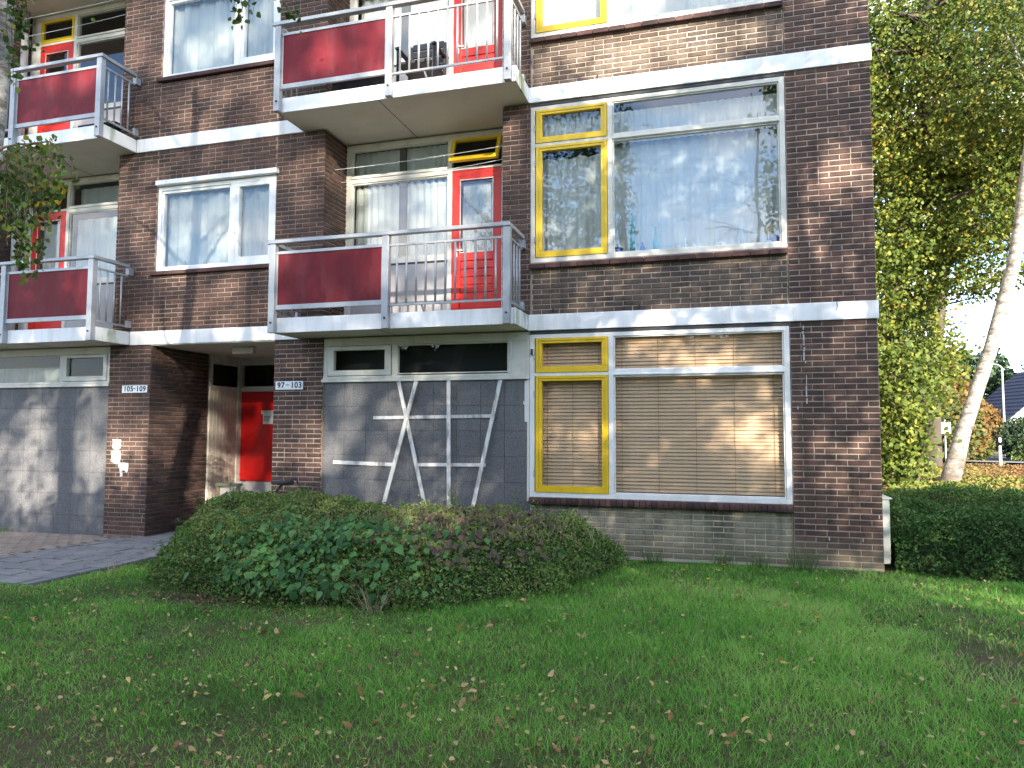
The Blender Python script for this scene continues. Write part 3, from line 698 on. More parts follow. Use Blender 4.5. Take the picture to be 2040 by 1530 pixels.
def loggia(fl, mir, opened, mats):
    f = (lambda x: MXC-x) if mir else (lambda x: x)
    dz = (fl-1)*FH
    def bx(mb, x0, x1, *a): mb.box(min(f(x0), f(x1)), max(f(x0), f(x1)), *a)
    def ring(mb, x0, x1, *a, **k): mb.ring(min(f(x0), f(x1)), max(f(x0), f(x1)), *a, **k)
    y0, y1 = .585, .66; zt = B0+FH+dz-.005
    m = MB(); zt2 = zt
    bx(m, -6.70, -4.19, y0, y1, 5.40+dz, zt2)
    bx(m, -6.70, -6.61, y0, y1, 2.84+dz, 5.40+dz); bx(m, -5.15, -5.09, y0, y1, 2.84+dz, 5.40+dz); bx(m, -4.385, -4.19, y0, y1, 2.84+dz, 5.40+dz)
    bx(m, -6.61, -5.15, y0, y1, 4.925+dz, 5.03+dz); bx(m, -5.09, -4.385, y0, y1, 4.965+dz, 5.0+dz); bx(m, -6.61, -5.15, y0, y1, 3.745+dz, 3.815+dz)
    bx(m, -6.61, -5.15, y0-.02, y0-.001, 4.985+dz, 5.01+dz)
    ring(m, -6.61, -5.15, 3.815+dz, 4.925+dz, .018, y0+.02, y1, ); ring(m, -6.61, -5.15, 5.03+dz, 5.40+dz, .014, y0+.02, y1)
    fr = m.build('window', M['frame'], BLD, .003)
    pane(fr, f(-6.59), f(-5.17), 3.835+dz, 4.905+dz, .625, 'glass'); pane(fr, f(-6.59), f(-5.17), 5.045+dz, 5.385+dz, .625, 'glass_low')
    m = MB(); bx(m, -6.61, -5.15, .60, .63, 2.84+dz, 3.72+dz); m.build('spandrel_board', M['greypanel'], fr)
    m = MB(); bx(m, -6.61, -5.15, .595, .60, 3.722+dz, 3.744+dz); m.build('shadow_gap', M['dark_metal'], fr)
    # door
    m = MB(); ring(m, -5.085, -4.39, 2.87+dz, 4.96+dz, .115, .592, .64, wb=.2, wt=.135)
    bx(m, -4.97, -4.505, .592, .64, 3.72+dz, 3.83+dz)
    dr = m.build('balcony_door', M['red'], BLD, .003)
    m_ = MB(); ring(m_, -4.974, -4.50, 3.826+dz, 4.83+dz, .01, .586, .592); m_.build('glazing_bead', M['frame'], dr)
    pane(dr, f(-4.965), f(-4.51), 3.835+dz, 4.82+dz, .615, 'glass')
    nb = 6
    for k in range(nb):
        q = MB(); z0 = 3.072+k*.108; bx(q, -4.968, -4.507, .604, .63, z0+dz, z0+.102+dz); q.build('door_board', M['red'], dr, .004)
    q = MB(); q.bar((f(-5.02), .575, 3.86+dz), (f(-4.93), .575, 3.86+dz), .014); q.bar((f(-5.02), .575, 3.86+dz), (f(-5.02), .592, 3.86+dz), .014); q.box(f(-5.02)-.012, f(-5.02)+.012, .586, .592, 3.77+dz, 3.9+dz); q.build('handle', M['enamel'], dr)
    # hopper light over the door: hinged at the top
    h = MB(); w0, w1 = sorted((f(-5.085), f(-4.39)));
    h.ring(w0, w1, -.395, 0, .05, -.022, .022, wb=.07, wt=.04)
    hp = h.build('hopper_window', M['yellow'], fr, .003); hp.location = (0, .607, 5.397+dz); hp.rotation_euler.x = -opened
    g = MB(); g.box(w0+.045, w1-.045, -.003, .003, -.33, -.035); go = g.build('hopper_pane', M['glass_low'], fr); go.location = hp.location; go.rotation_euler.x = -opened
    if opened:
        st = MB(); xm = f(-4.73); yb = .607-math.sin(opened)*.38; zb_ = 5.397+dz-math.cos(opened)*.38
        st.bar((xm, .6, 5.0+dz), (xm+.02, yb, zb_), .012, .005); st.build('stay', M['dark_metal'], fr)
    # recess side wall on the far side is brick; back of the room
    return fr
for fl in (1, 2):
    for mir in (0, 1):
        balcony(fl, mir)
        loggia(fl, mir, {(1, 0): .42, (1, 1): .42, (2, 0): 0, (2, 1): 0}[(fl, mir)], None)
for mir in (0, 1):
    f = (lambda x: MXC-x) if mir else (lambda x: x)
    m = MB(); a, b = sorted((f(-7.02), f(-3.85))); m.box(a, b, -.60, .62, B0+2*FH+.001, B1+2*FH-.001); sl_ = m.build('balcony', M['soffit'], BLD)
    m = MB(); m.box(a, b, -.62, -.602, B0+2*FH, B1+2*FH); m.build('fascia', M['white'], sl_)
curtain(-6.6, -5.16, 3.82, 4.87, .70, 'greenish net curtain with ruffled top behind the first-floor balcony', folds=9, amp=.02, scallop=.05)
curtain(-6.6, -5.16, 5.05, 5.39, .69, 'grey net valance in the dim top pane above the first-floor balcony', folds=10, amp=.015, scallop=.0)
curtain(-4.97, -4.50, 3.8, 4.80, .70, 'finely pleated net on the glass of the red first-floor balcony door', folds=24, amp=.006)
curtain(-6.6, -5.16, 6.6, 8.2, .76, 'pale net curtain behind the top balcony with the plastic chair', folds=7, amp=.02)
curtain(-4.97, -4.50, 6.6, 7.7, .70, 'plain white net on the glass of the top red balcony door', folds=8, amp=.008)
curtain(-11.66, -10.24, 3.82, 4.85, .76, 'bright white curtain in two panels behind the lower left balcony', folds=4, amp=.03)
curtain(-11.66, -10.24, 5.05, 5.36, .76, 'dim green-grey curtain in the top pane above the lower left balcony', folds=5, amp=.02, mat='curtain2')
curtain(-12.32, -11.86, 3.8, 4.80, .70, 'white net behind the red door of the lower left balcony', folds=6, amp=.01)

# grey drainpipe in the corner of the left recess
for fl in (1, 2):
    q = MB(); dz = (fl-1)*FH; q.tube([(-12.585, .42, B1+dz), (-12.585, .42, B0+FH+dz)], [.055]*2, 12); q.build('drainpipe', M['grey_pvc'], BLD, smooth=True)

# washing lines
def line(a, b, sag, label):
    a = Vector(a); b = Vector(b); pts = [a.lerp(b, i/10)+Vector((0, 0, -sag*(1-(i/5-1)**2))) for i in range(11)]
    q = MB(); q.tube(pts, [.0032]*11, 5); q.build('washing_line', M['enamel'], label=label, cat='washing line')
line((-6.68, .25, 5.02), (-4.21, .25, 5.10), .02, 'upper thin washing line across the recess of the middle first-floor balcony')
line((-6.68, .42, 4.90), (-4.21, .42, 5.0), .04, 'lower washing line close to the windows of the middle first-floor balcony')
line((-12.62, .15, 8.02), (-10.15, .15, 8.05), .02, 'upper of two washing lines across the top left balcony recess')
line((-12.62, .35, 7.86), (-10.15, .35, 7.93), .02, 'lower of two washing lines across the top left balcony recess')

# ---- ground floor under the balconies: transom windows and grit tile cladding
m = MB(); y0, y1 = .02, .10
m.box(-6.665, -3.842, y0, y1, 2.545, 2.648); m.box(-6.665, -6.60, y0, y1, 2.145, 2.545); m.box(-5.675, -5.60, y0, y1, 2.145, 2.545); m.box(-4.12, -4.075, y0, y1, 2.145, 2.545); m.box(-3.875, -3.842, y0, y1, .6, 2.545)
m.box(-6.665, -3.842, y0-.01, y1, 2.115, 2.145); m.box(-6.675, -3.842, y0-.03, y1, 2.068, 2.112)
fr = m.build('window', M['frame'], BLD, .003)
c = MB(); c.ring(-6.59, -5.685, 2.152, 2.538, .085, .005, .07, wb=.07, wt=.055); c.build('casement', M['frame'], fr, .003)
b = MB(); b.ring(-5.605, -4.116, 2.16, 2.54, .014, .03, .07); b.build('glazing_bead', M['frame'], fr)
pane(fr, -6.50, -5.735, 2.225, 2.483, .05, 'glass_low'); pane(fr, -5.595, -4.125, 2.175, 2.528, .055, 'glass_low')
b = MB(); b.box(-4.075, -3.875, .03, .05, 2.145, 2.545); b.build('filler_board', M['frame'], fr)
b = MB(); b.box(-6.6, -4.1, .25, .27, 2.0, 2.6); b.build('unlit_room_sheet', M['dark'], fr)  # dark sheet stands in for the unlit room behind the panes
m = MB(); m.box(-12.9, -10.165, y0, y1, 2.545, 2.648); m.box(-10.215, -10.165, y0, y1, 2.145, 2.545); m.box(-11.10, -11.03, y0, y1, 2.145, 2.545); m.box(-12.9, -10.165, y0-.01, y1, 2.115, 2.145); m.box(-12.9, -10.165, y0-.03, y1, 2.068, 2.112); m.box(-12.9, -12.8, y0, y1, 2.145, 2.545)
fr = m.build('window', M['frame'], BLD, .003)
c = MB(); c.ring(-11.02, -10.22, 2.152, 2.538, .06, .005, .07, wb=.07, wt=.045); c.build('casement', M['frame'], fr, .003)
pane(fr, -10.96, -10.28, 2.215, 2.50, .05, 'glass_low'); pane(fr, -12.8, -11.1, 2.15, 2.54, .055, 'glass_low')
b = MB(); b.box(-12.8, -10.2, .35, .37, 2.0, 2.6); b.build('unlit_room_sheet', M['dark'], fr)  # again a dark sheet in place of the unlit room
curtain(-12.8, -11.1, 2.10, 2.38, .2, 'half-height dim curtain in the long pane above the left grey wall', folds=3, amp=.02, mat='curtain2')
def cladding(x0, nx, dx, z1, nz, dzz, yface, x1clip=None):
    m = MB(); m.box(x0, x0+nx*dx, yface+.010, .3, -.2, z1); w = m.build('cladding', M['dark_metal'], BLD)
    ms = [];
    for _ in range(8):
        q = MB(); t = rnd.random(); a = dx/2-.0009; b_ = dzz/2-.0009
        q.raw([(-a, .012, -b_), (a, .012, -b_), (a, .012, b_), (-a, .012, b_), (-a+.001, 0, -b_+.001), (a-.001, 0, -b_+.001), (a-.001, 0, b_-.001), (-a+.001, 0, b_-.001)], [(4, 5, 6, 7), (0, 1, 5, 4), (1, 2, 6, 5), (2, 3, 7, 6), (3, 0, 4, 7)], t)
        ms.append(q.mesh('tile', M['tile']))
    for i in range(nx):
        for k in range(nz):
            o = bpy.data.objects.new('tile', rnd.choice(ms)); o.location = (x0+dx*(i+.5), yface+rnd.uniform(-.0006, .0006), z1-dzz*(k+.5)); link(o, w)
cladding(-6.661, 9, .3127, 2.066, 7, .3127, .03)
cladding(-12.99, 9, .3127, 2.066, 7, .3127, .035)
m = MB(); m.box(-6.667, -6.655, .02, .04, -.1, 2.066); m.box(-13.3, -10.165, .045, .3, -.3, 0); m.build('edge_strip', M['wood_raw'], BLD)
m = MB(); m.box(-3.905, -3.85, .018, .03, 1.55, 2.05); m.box(-3.92, -3.845, .016, .029, 1.76, 1.80); m.build('torn_edge_board', M['wood_old'], BLD)

# ---- entrance recess
ENT = MB(); ENT.box(-9.44, -9.40, 1.23, 2.0, 2.09, 2.15); ENT.box(-9.44, -9.40, 1.23, 2.0, 2.50, B0); ENT.box(-9.44, -9.40, 1.23, 1.29, 2.15, 2.5); ENT.box(-9.44, -9.40, 1.9, 1.98, 2.15, 2.5)
ENT.box(-9.44, -9.38, 1.90, 2.06, -.07, B0); ENT.box(-9.38, -7.40, 1.985, 2.06, 2.53, B0); ENT.box(-9.38, -7.40, 1.985, 2.06, 2.085, 2.17); ENT.box(-8.50, -8.40, 1.985, 2.06, -.07, 2.53)
en = ENT.build('entrance_front', M['frame'], BLD, .003)
for k in range(8):
    q = MB(); q.box(-9.435, -9.40, 1.232+k*.084, 1.232+k*.084+.080, -.07, 2.088); q.build('wall_board', M['boards'], en, .004)
q = MB(); q.box(-9.43, -9.425, 1.29, 1.9, 2.15, 2.5); q.box(-9.38, -8.5, 2.01, 2.015, 2.17, 2.53); q.build('transom_pane', M['glass_low'], en)
q = MB(); q.box(-9.5, -9.48, 1.2, 2.1, 2.1, 2.6); q.box(-9.4, -8.4, 2.2, 2.22, 2.1, 2.6); q.build('unlit_room_sheet', M['dark'], en)  # dark sheets painted in for unlit space behind the transom glass
q = MB(); q.box(-9.372, -8.505, 1.985, 2.03, .60, 2.08); q.build('entrance_door_panel', M['door_red'], en)
q = MB(); q.box(-9.38, -8.50, 1.96, 2.03, -.07, .59); q.box(-8.40, -7.40, 1.985, 2.03, -.07, 2.09); q.build('kick_board', M['greypanel'], en, .004)
q = MB(); q.box(-7.5, -7.40, .5, 2.0, -.07, B0); q.build('side_wall', M['mortar_dark'], en)
q = MB(); q.box(-8.98, -8.70, 1.975, 1.983, 1.705, 1.765); q.build('notice', M['frame'], label='grey strip of tape holding a paper notice on the red entrance door', cat='notice')
q = MB(); q.box(-8.94, -8.745, 1.972, 1.975, 1.54, 1.72); nn_ = q.build('paper_notice', M['paper'], label='white paper note taped to the red entrance door', cat='notice')
q = MB()
for k in range(4): q.box(-8.92, -8.92+rnd.uniform(.10, .16), 1.9705, 1.972, 1.665-k*.022, 1.673-k*.022)
q.build('writing', M['ink'], nn_)
q = MB(); q.box(-8.40, -8.04, .42, .50, 2.535, 2.635); q.build('entrance_lamp', M['boards'], label='cream box lamp under the entrance ceiling beside the 97 to 103 pillar', cat='lamp', bevel=.012)
q = MB(); q.box(-8.36, -8.08, .43, .49, 2.635, 2.655); q.build('lamp_base', M['frame'], en)
# soffit over the entrance and recess ceiling
q = MB(); q.box(-9.43, -7.40, -.0, 2.0, B0-.012, B0+.005); q.build('entrance_ceiling', M['soffit'], BLD)

# house-number plates
def text_mesh(txt, size, mat, parent, loc, ext=.0008, name='lettering'):
    cu = bpy.data.curves.new(name, 'FONT'); cu.body = txt; cu.size = size; cu.extrude = ext; cu.offset = size*.022; cu.align_x = 'CENTER'; cu.align_y = 'CENTER'; cu.space_character = 1.12
    t = bpy.data.objects.new(name, cu); COL.objects.link(t); bpy.context.view_layer.update()
    me = bpy.data.meshes.new_from_object(t.evaluated_get(bpy.context.evaluated_depsgraph_get())); COL.objects.unlink(t); bpy.data.objects.remove(t)
    me.materials.clear(); me.materials.append(mat); o = bpy.data.objects.new(name, me); o.rotation_euler = (R(90), 0, 0); o.location = loc; link(o, parent); return o
def plate(x0, x1, z0, z1, a, b, label):
    q = MB(); q.box(x0, x1, -.014, -.004, z0, z1); p = q.build('number_plate', M['enamel'], label=label, cat='number plate', bevel=.002)
    zc = (z0+z1)/2; w_ = x1-x0
    text_mesh(a, .105, M['ink'], p, (x0+w_*(.06+.06*len(a)+.02), -.0146, zc)); text_mesh('t/m', .032, M['ink_blue'], p, (x0+w_*(.50 if len(a) == 3 else .44), -.0146, zc+.008)); text_mesh(b, .105, M['ink'], p, (x1-w_*.24, -.0146, zc))
    for x in (x0+.012, x1-.012):
        q = MB(); q.tube([(x, -.0165, zc), (x, -.014, zc)], [.003, .0035], 8); q.build('screw', M['dark_metal'], p)
plate(-9.905, -9.465, 1.966, 2.072, '105', '109', 'white house-number plate reading 105 to 109 on the pillar left of the entrance')
plate(-7.362, -6.945, 1.980, 2.092, '97', '103', 'white house-number plate reading 97 to 103 on the pillar right of the entrance')
# white-washed patches
def patch(x0, x1, z0, z1, label, seed):
    r_ = random.Random(seed); n = 22; q = MB(); pts = []
    for k in range(n):
        t = k/n*4; s = int(t); u = t-s; j = lambda a=.007: r_.uniform(-a, a)
        p = [(x0+(x1-x0)*u, z1), (x1, z1-(z1-z0)*u), (x1-(x1-x0)*u, z0+(j(.02) if s == 2 else 0)), (x0, z0+(z1-z0)*u)][s]; pts.append((p[0]+j(), p[1]+j()))
    V = [(a, -.0055, b) for a, b in pts]+[(a, .004, b) for a, b in pts]
    q.raw(V, [tuple(range(n-1, -1, -1))]+[(i, (i+1) % n, (i+1) % n+n, i+n) for i in range(n)])
    q.build('paint_patch', M['chalk'], BLD, label=label)
patch(-10.045, -9.897, 1.16, 1.298, 'upper white paint patch', 1); patch(-10.06, -9.895, .955, 1.135, 'lower white paint patch', 2); patch(-9.905, -9.757, .842, .967, 'small white paint patch', 3); patch(-9.93, -9.905, .90, .96, 'white paint drip', 5); patch(-9.89,-9.85,.78,.83,'thin paint drip',9)
# bird-dropping streak down the right pier
q = MB()
z = 2.60; r_ = random.Random(3)
while z > 1.62:
    l = r_.uniform(.02, .12); x = -.742+(2.6-z)*.03+r_.uniform(-.008, .008); w_ = r_.uniform(.003, .009)
    if r_.random() < .75: q.box(x-w_, x+w_, -.0045, .002, z-l, z)
    z -= l+r_.uniform(0, .03)
for x, zz in ((-.745, 2.42), (-.74, 2.33), (-.815, 1.70), (-.20, .30), (-.04, .55), (-.53, .30)): q.box(x-.005, x+.006, -.0045, .002, zz-.015, zz+.02)
q.build('streak', M['chalk'], BLD, kind='stuff')
# cable entry box near the window corner
q = MB(); q.box(-3.822, -3.80, -.02, .012, 2.36, 2.43); q.build('latch', M['dark_metal'], BLD, .003)

# batten lattice on the grey panel
lat = empty('batten_lattice', (-5.2, 0, .5), label='loose lattice of weathered white battens nailed on the grey ground-floor panel', cat='lattice')
def batten(x0, z0, x1, z1, w, y, d=.018):
    q = MB(); q.bar((x0+5.2, y, z0-.5), (x1+5.2, y, z1-.5), w, d); q.build('batten', M['wood_old'], lat, .002)
batten(-5.566, 2.064, -5.165, .42, .047, .000); batten(-5.313, 2.064, -5.765, .42, .050, -.019); batten(-4.877, 2.064, -4.858, .30, .047, -.019); batten(-4.200, 2.064, -4.575, .38, .047, -.019)
batten(-5.923, 1.602, -4.285, 1.622, .042, .020, .014); batten(-6.489, 1.026, -5.60, 1.006, .046, .018, .016); batten(-5.285, 1.012, -4.40, 1.023, .042, .018, .016)

# utility cabinet on the corner
cb = empty('utility_cabinet', (.04, .10, 0), label='slim grey-green utility cabinet on the right corner of the brick pier', cat='cabinet')
q = MB(); q.box(-.042, .030, -.05, .42, .06, .735); q.build('body', M['cabinet'], cb, .004)
q = MB(); q.box(-.045, .055, -.07, .44, .735, .752); q.build('lid', M['cabinet'], cb, .004)
q = MB(); q.box(.0305, .036, -.03, .40, .10, .70); q.build('door', M['cabinet'], cb, .002)

# ---- balcony furniture
ch = empty('garden_chair', (-5.28, -.05, B1+FH), label='dark plastic garden chair on the top middle balcony', cat='chair')
q = MB()
for s in (-.25, .25):
    q = MB(); q.bar((s, .20, 0), (s, .16, .62), .035, .035); q.build('leg', M['plastic_dark'], ch, .006)
    q = MB(); q.bar((s*.95, -.2, 0), (s, -.18, .62), .035, .035); q.build('leg', M['plastic_dark'], ch, .006)
    q = MB(); q.box(s-.03, s+.03, -.22, .22, .62, .65); q.build('armrest', M['plastic_dark'], ch, .008)
q = MB(); q.box(-.24, .24, -.22, .2, .40, .44); q.build('seat', M['plastic_dark'], ch, .01)
q = MB(); q.box(-.25, -.22, .20, .24, .44, .86); q.box(.22, .25, .20, .24, .44, .86)
for k in range(4): q.box(-.22, .22, .205, .235, .50+k*.10, .585+k*.10)
q.build('backrest', M['plastic_dark'], ch, .006)
tb = empty('low_table', (-6.0, -.1, B1+FH), label='low table under a dark fringed cloth behind the top middle balcony panel', cat='table')
q = MB(); q.box(-.38, .38, -.28, .28, .20, .235); q.build('table_top', M['cloth_dark'], tb, .004)
q = MB()
for k in range(40): q.box(-.375+k*.019, -.375+k*.019+.012, -.285, -.281, .12+rnd.uniform(0, .02), .21)
q.build('fringe', M['cloth_dark'], tb, kind='stuff')
for sx in (-.3, .3):
    for sy in (-.2, .2): q = MB(); q.box(sx-.02, sx+.02, sy-.02, sy+.02, 0, .20); q.build('leg', M['plastic_dark'], tb)
bn = empty('storage_box', (-10.45, .2, B1+FH), label='black storage box on the top left balcony', cat='box')
q = MB(); q.box(-.45, .2, -.2, .2, 0, .30); q.build('body', M['plastic_dark'], bn, .01)
q = MB(); q.box(-.47, .22, -.22, .22, .30, .35); q.build('lid', M['plastic_dark'], bn, .01)

# ---- glassware on the first-floor window ledge
ledge = B0+FH-2.0 if False else 3.545
q = MB(); q.box(-3.80, -.90, .075, .30, 3.515, 3.545); q.build('window_ledge', M['white'], BLD)
def glassy(x, prof, mat, label, seg=14):
    q = MB(); q.lathe((x, .125, ledge), prof, seg); q.build('vase', M[mat], label=label, cat='vase', smooth=True, group='glassware on the first-floor window ledge')
q = MB(); q.box(-2.81, -2.73, .09, .17, ledge, ledge+.085); q.box(-2.82, -2.72, .08, .18, ledge+.075, ledge+.088); q.build('square_pot', M['vase_blue'], label='square cobalt pot at the left end of the glassware row', cat='vase', group='glassware on the first-floor window ledge', bevel=.004)
glassy(-2.605, [(.028, 0), (.030, .10), (.026, .30), (.018, .36), (.014, .48), (.016, .50)], 'vase_teal', 'tallest slender teal bottle next to the square cobalt pot')
glassy(-2.487, [(.030, 0), (.034, .05), (.026, .085), (.011, .10), (.011, .125), (.014, .13)], 'vase_blue', 'small dark blue bottle between the two teal bottles')
glassy(-2.335, [(.03, 0), (.032, .12), (.016, .18), (.012, .30), (.015, .31)], 'vase_teal', 'shorter teal bottle right of the small blue bottle')
glassy(-1.995, [(.016, 0), (.018, .12), (.012, .16)], 'vase_pale', 'thin clear vial in the middle of the glassware row')
glassy(-1.885, [(.03, 0), (.032, .06)], 'vase_pale', 'clear tumbler just right of the thin vial')
glassy(-1.57, [(.024, 0), (.034, .065)], 'vase_pale', 'clear flared tumbler under the cloud reflection')
glassy(-1.36, [(.02, 0), (.02, .2), (.01, .34)], 'vase_pale', 'tall pale yellow-tinted glass right of the tumblers')
glassy(-1.0, [(.03, 0), (.055, .05), (.06, .075)], 'vase_blue', 'low blue bowl at the right end of the ledge')
fp = empty('potted_flower', (-1.075, .125, ledge), label='small yellow-flowered plant beside the low blue bowl', cat='plant')
q = MB()
for k in range(9): a = rnd.uniform(0, 6.28); q.tube([(0, 0, 0), (math.cos(a)*.02, math.sin(a)*.02, .12), (math.cos(a)*.05, math.sin(a)*.05, rnd.uniform(.12, .22))], [.002]*3, 4)
q.build('stem', M['twig'], fp)
leaves('bloom', rng.normal(size=(60, 3))*(.03, .03, .05)+(0, 0, .15), np.full(60, .022), rng.random(60), M['leaf_yel'], fp)
pt = MB(); pt.lathe((0, 0, 0), [(.03, 0), (.04, .05)], 12); pt.build('pot', M['vase_pale'], fp)
#PART2
# ================================================================== vegetation
def poly_dist(P, poly):
    """signed distance (inside positive) of points P (n,2) to polygon"""
    P = np.asarray(P); n = len(poly); d = np.full(len(P), 1e9); ins = np.zeros(len(P), bool)
    for i in range(n):
        a = np.array(poly[i]); b = np.array(poly[(i+1) % n]); ab = b-a
        t = np.clip(((P-a)@ab)/(ab@ab), 0, 1); q = a+t[:, None]*ab; d = np.minimum(d, np.hypot(*(P-q).T))
        c = ((a[1] > P[:, 1]) != (b[1] > P[:, 1])) & (P[:, 0] < (b[0]-a[0])*(P[:, 1]-a[1])/(b[1]-a[1]+1e-12)+a[0]); ins ^= c
    return np.where(ins, d, -d)
def shrub_field(poly, hfun, edge=.30, grid=.05, expo=.45):
    xs = np.arange(min(p[0] for p in poly), max(p[0] for p in poly)+grid, grid); ys = np.arange(min(p[1] for p in poly), max(p[1] for p in poly)+grid, grid)
    X, Y = np.meshgrid(xs, ys); P = np.stack([X.ravel(), Y.ravel()], 1)
    d = poly_dist(P, poly)+.34*(fbm(P[:, 0], P[:, 1], 2.0, 3)-.48)
    H = hfun(P[:, 0], P[:, 1])*np.clip(d/edge, 0, 1)**expo*(.74+.34*fbm(P[:, 0], P[:, 1], 2.2, 9)+.26*vnoise(P[:, 0], P[:, 1], 6.5, 2))
    Hi = H/np.maximum(np.clip(d/edge, 1e-6, 1)**expo, 1e-6)*np.clip((d-.10)/edge, 0, 1)**expo-.07
    return xs, ys, H.reshape(X.shape), Hi.reshape(X.shape)
def shrub(name, label, cat, poly, hfun, n, size, mat, tonefun, edge=.30, expo=.45, depth=.05, hang=0, group=None, weight=None, grid=.05, zb=0.0, wid=.45):
    root = empty(name, (0, 0, 0), label=label, cat=cat, group=group)
    xs, ys, H, D = shrub_field(poly, hfun, edge, grid, expo)
    nx, ny = len(xs), len(ys); X, Y = np.meshgrid(xs, ys); G = np.vectorize(gz)(X)
    V = np.stack([X, Y, G+H], 2)
    a, b, c, d = V[:-1, :-1], V[:-1, 1:], V[1:, 1:], V[1:, :-1]
    nrm = np.cross(c-a, d-b); area = np.linalg.norm(nrm, axis=2)+1e-9; nrm = nrm/area[..., None]
    ok = (H[:-1, :-1] > .01) | (H[1:, 1:] > .01)
    w_ = (area*ok)
    cen = (a+c)/2
    if weight is not None: w_ = w_*weight(cen)
    p = (w_/w_.sum()).ravel(); idx = rng.choice(len(p), n, p=p)
    uv = rng.random((n, 2)); A = a.reshape(-1, 3)[idx]; B = b.reshape(-1, 3)[idx]; Dd = d.reshape(-1, 3)[idx]; Nn = nrm.reshape(-1, 3)[idx]
    Pn = A+(B-A)*uv[:, :1]+(Dd-A)*uv[:, 1:]
    Pn = Pn-Nn*(rng.exponential(depth, n)-depth*.4)[:, None]; Pn[:, 2] = np.maximum(Pn[:, 2], -.05)
    sz = size*rng.uniform(.6, 1.3, n)
    leaves('foliage', Pn, sz, tonefun(Pn, n), mat, root, nrm=Nn, nb=.35, wid=wid, hang=hang, kind='stuff')
    # solid hull a few cm under the leaves, dark for the shade inside
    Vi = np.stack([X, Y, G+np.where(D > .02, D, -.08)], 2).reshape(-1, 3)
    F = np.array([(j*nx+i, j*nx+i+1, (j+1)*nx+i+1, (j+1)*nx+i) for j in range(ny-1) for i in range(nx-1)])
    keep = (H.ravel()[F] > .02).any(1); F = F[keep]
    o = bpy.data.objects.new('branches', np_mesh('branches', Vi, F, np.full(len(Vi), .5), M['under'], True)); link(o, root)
    return root, Pn, Nn
hp = [(-8.05, -.95), (-7.55, -.50), (-7.30, -.10), (-2.95, -.06), (-2.62, -.55), (-3.15, -2.1), (-3.75, -2.75), (-5.0, -3.08), (-6.2, -2.85), (-6.95, -2.50), (-7.55, -1.7)]
def hh(x, y):
    h = .57+.04*np.sin(x*1.7)-.13*np.clip((x+3.9)/1.2, 0, 1)+.05*np.clip((-6.2-x), 0, 1)
    return h+.03*np.exp(-((x+6.6)/.5)**2)-.16*np.clip((-y-1.1)/1.6, 0, 1)
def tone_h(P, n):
    t = .22+.30*fbm(P[:, 0], P[:, 1]+P[:, 2], 2.5, 21)+rng.normal(0, .20, n)+.18*(P[:, 2] > .42)  # leaves near the top lighter: sunlit top put into the tone
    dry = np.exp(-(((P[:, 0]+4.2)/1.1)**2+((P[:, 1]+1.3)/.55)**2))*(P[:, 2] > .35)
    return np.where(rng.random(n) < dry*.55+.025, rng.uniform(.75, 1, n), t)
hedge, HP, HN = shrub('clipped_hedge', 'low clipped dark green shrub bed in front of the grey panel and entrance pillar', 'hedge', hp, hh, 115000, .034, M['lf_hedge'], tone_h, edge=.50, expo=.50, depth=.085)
# cut brown stems on top of the hedge and arching sprigs
q = MB()
for k in range(420):
    x = rnd.gauss(-4.3, 1.0); y = rnd.uniform(-2.1, -.9); z = .49+.02*(y+2)+rnd.uniform(-.05, .03)-.1*max(0, -y-1.5)
    a = rnd.uniform(-.5, .5); b = rnd.uniform(-.5, .5); l = rnd.uniform(.03, .10)
    q.bar((x, y, z), (x+a*l, y+b*l, z+l), .0045)
q.build('cut_stems', M['straw'], hedge, kind='stuff')
sp_c = []; q = MB()
for k in range(420):
    i = rnd.randrange(len(HP)); p = Vector(HP[i]); n_ = Vector(HN[i]); d = (n_+Vector((rnd.uniform(-.9, .9), rnd.uniform(-.9, .5), rnd.uniform(.1, .9)))).normalized(); l = rnd.uniform(.06, .24)
    pts = [p+d*l*t+Vector((0, 0, -.35*l*t*t)) for t in (0, .33, .66, 1)]; q.tube(pts, [.003, .0025, .002, .001], 4)
    for j in range(int(l*60)):
        t = rnd.random(); pp = p+d*l*t+Vector((0, 0, -.35*l*t*t)); sp_c.append(pp+Vector([rnd.gauss(0, .010) for _ in range(3)]))
for k, (x, y, h) in enumerate([(-4.66, -.25, .26), (-4.72, -.3, .18), (-3.95, -.2, .25), (-5.35, -.3, .10), (-3.72, -.12, .16), (-7.5, -1.0, .14), (-5.1, -.2, .12)]):
    z0 = .5; pts = [(x, y, z0-.1), (x+.02, y-.01, z0+h*.5), (x+rnd.uniform(-.05, .05), y, z0+h)]; q.tube(pts, [.004, .003, .001], 4)
    for j in range(50):
        t = rnd.random(); sp_c.append(Vector((x+rnd.gauss(0, .035), y+rnd.gauss(0, .03), z0+h*t)))
q.build('sprig', M['twig'], hedge, kind='stuff')
leaves('sprig_leaves', np.array([list(v) for v in sp_c]), rng.uniform(.02, .038, len(sp_c)), rng.uniform(.15, .75, len(sp_c)), M['lf_hedge'], hedge, wid=.45, kind='stuff')

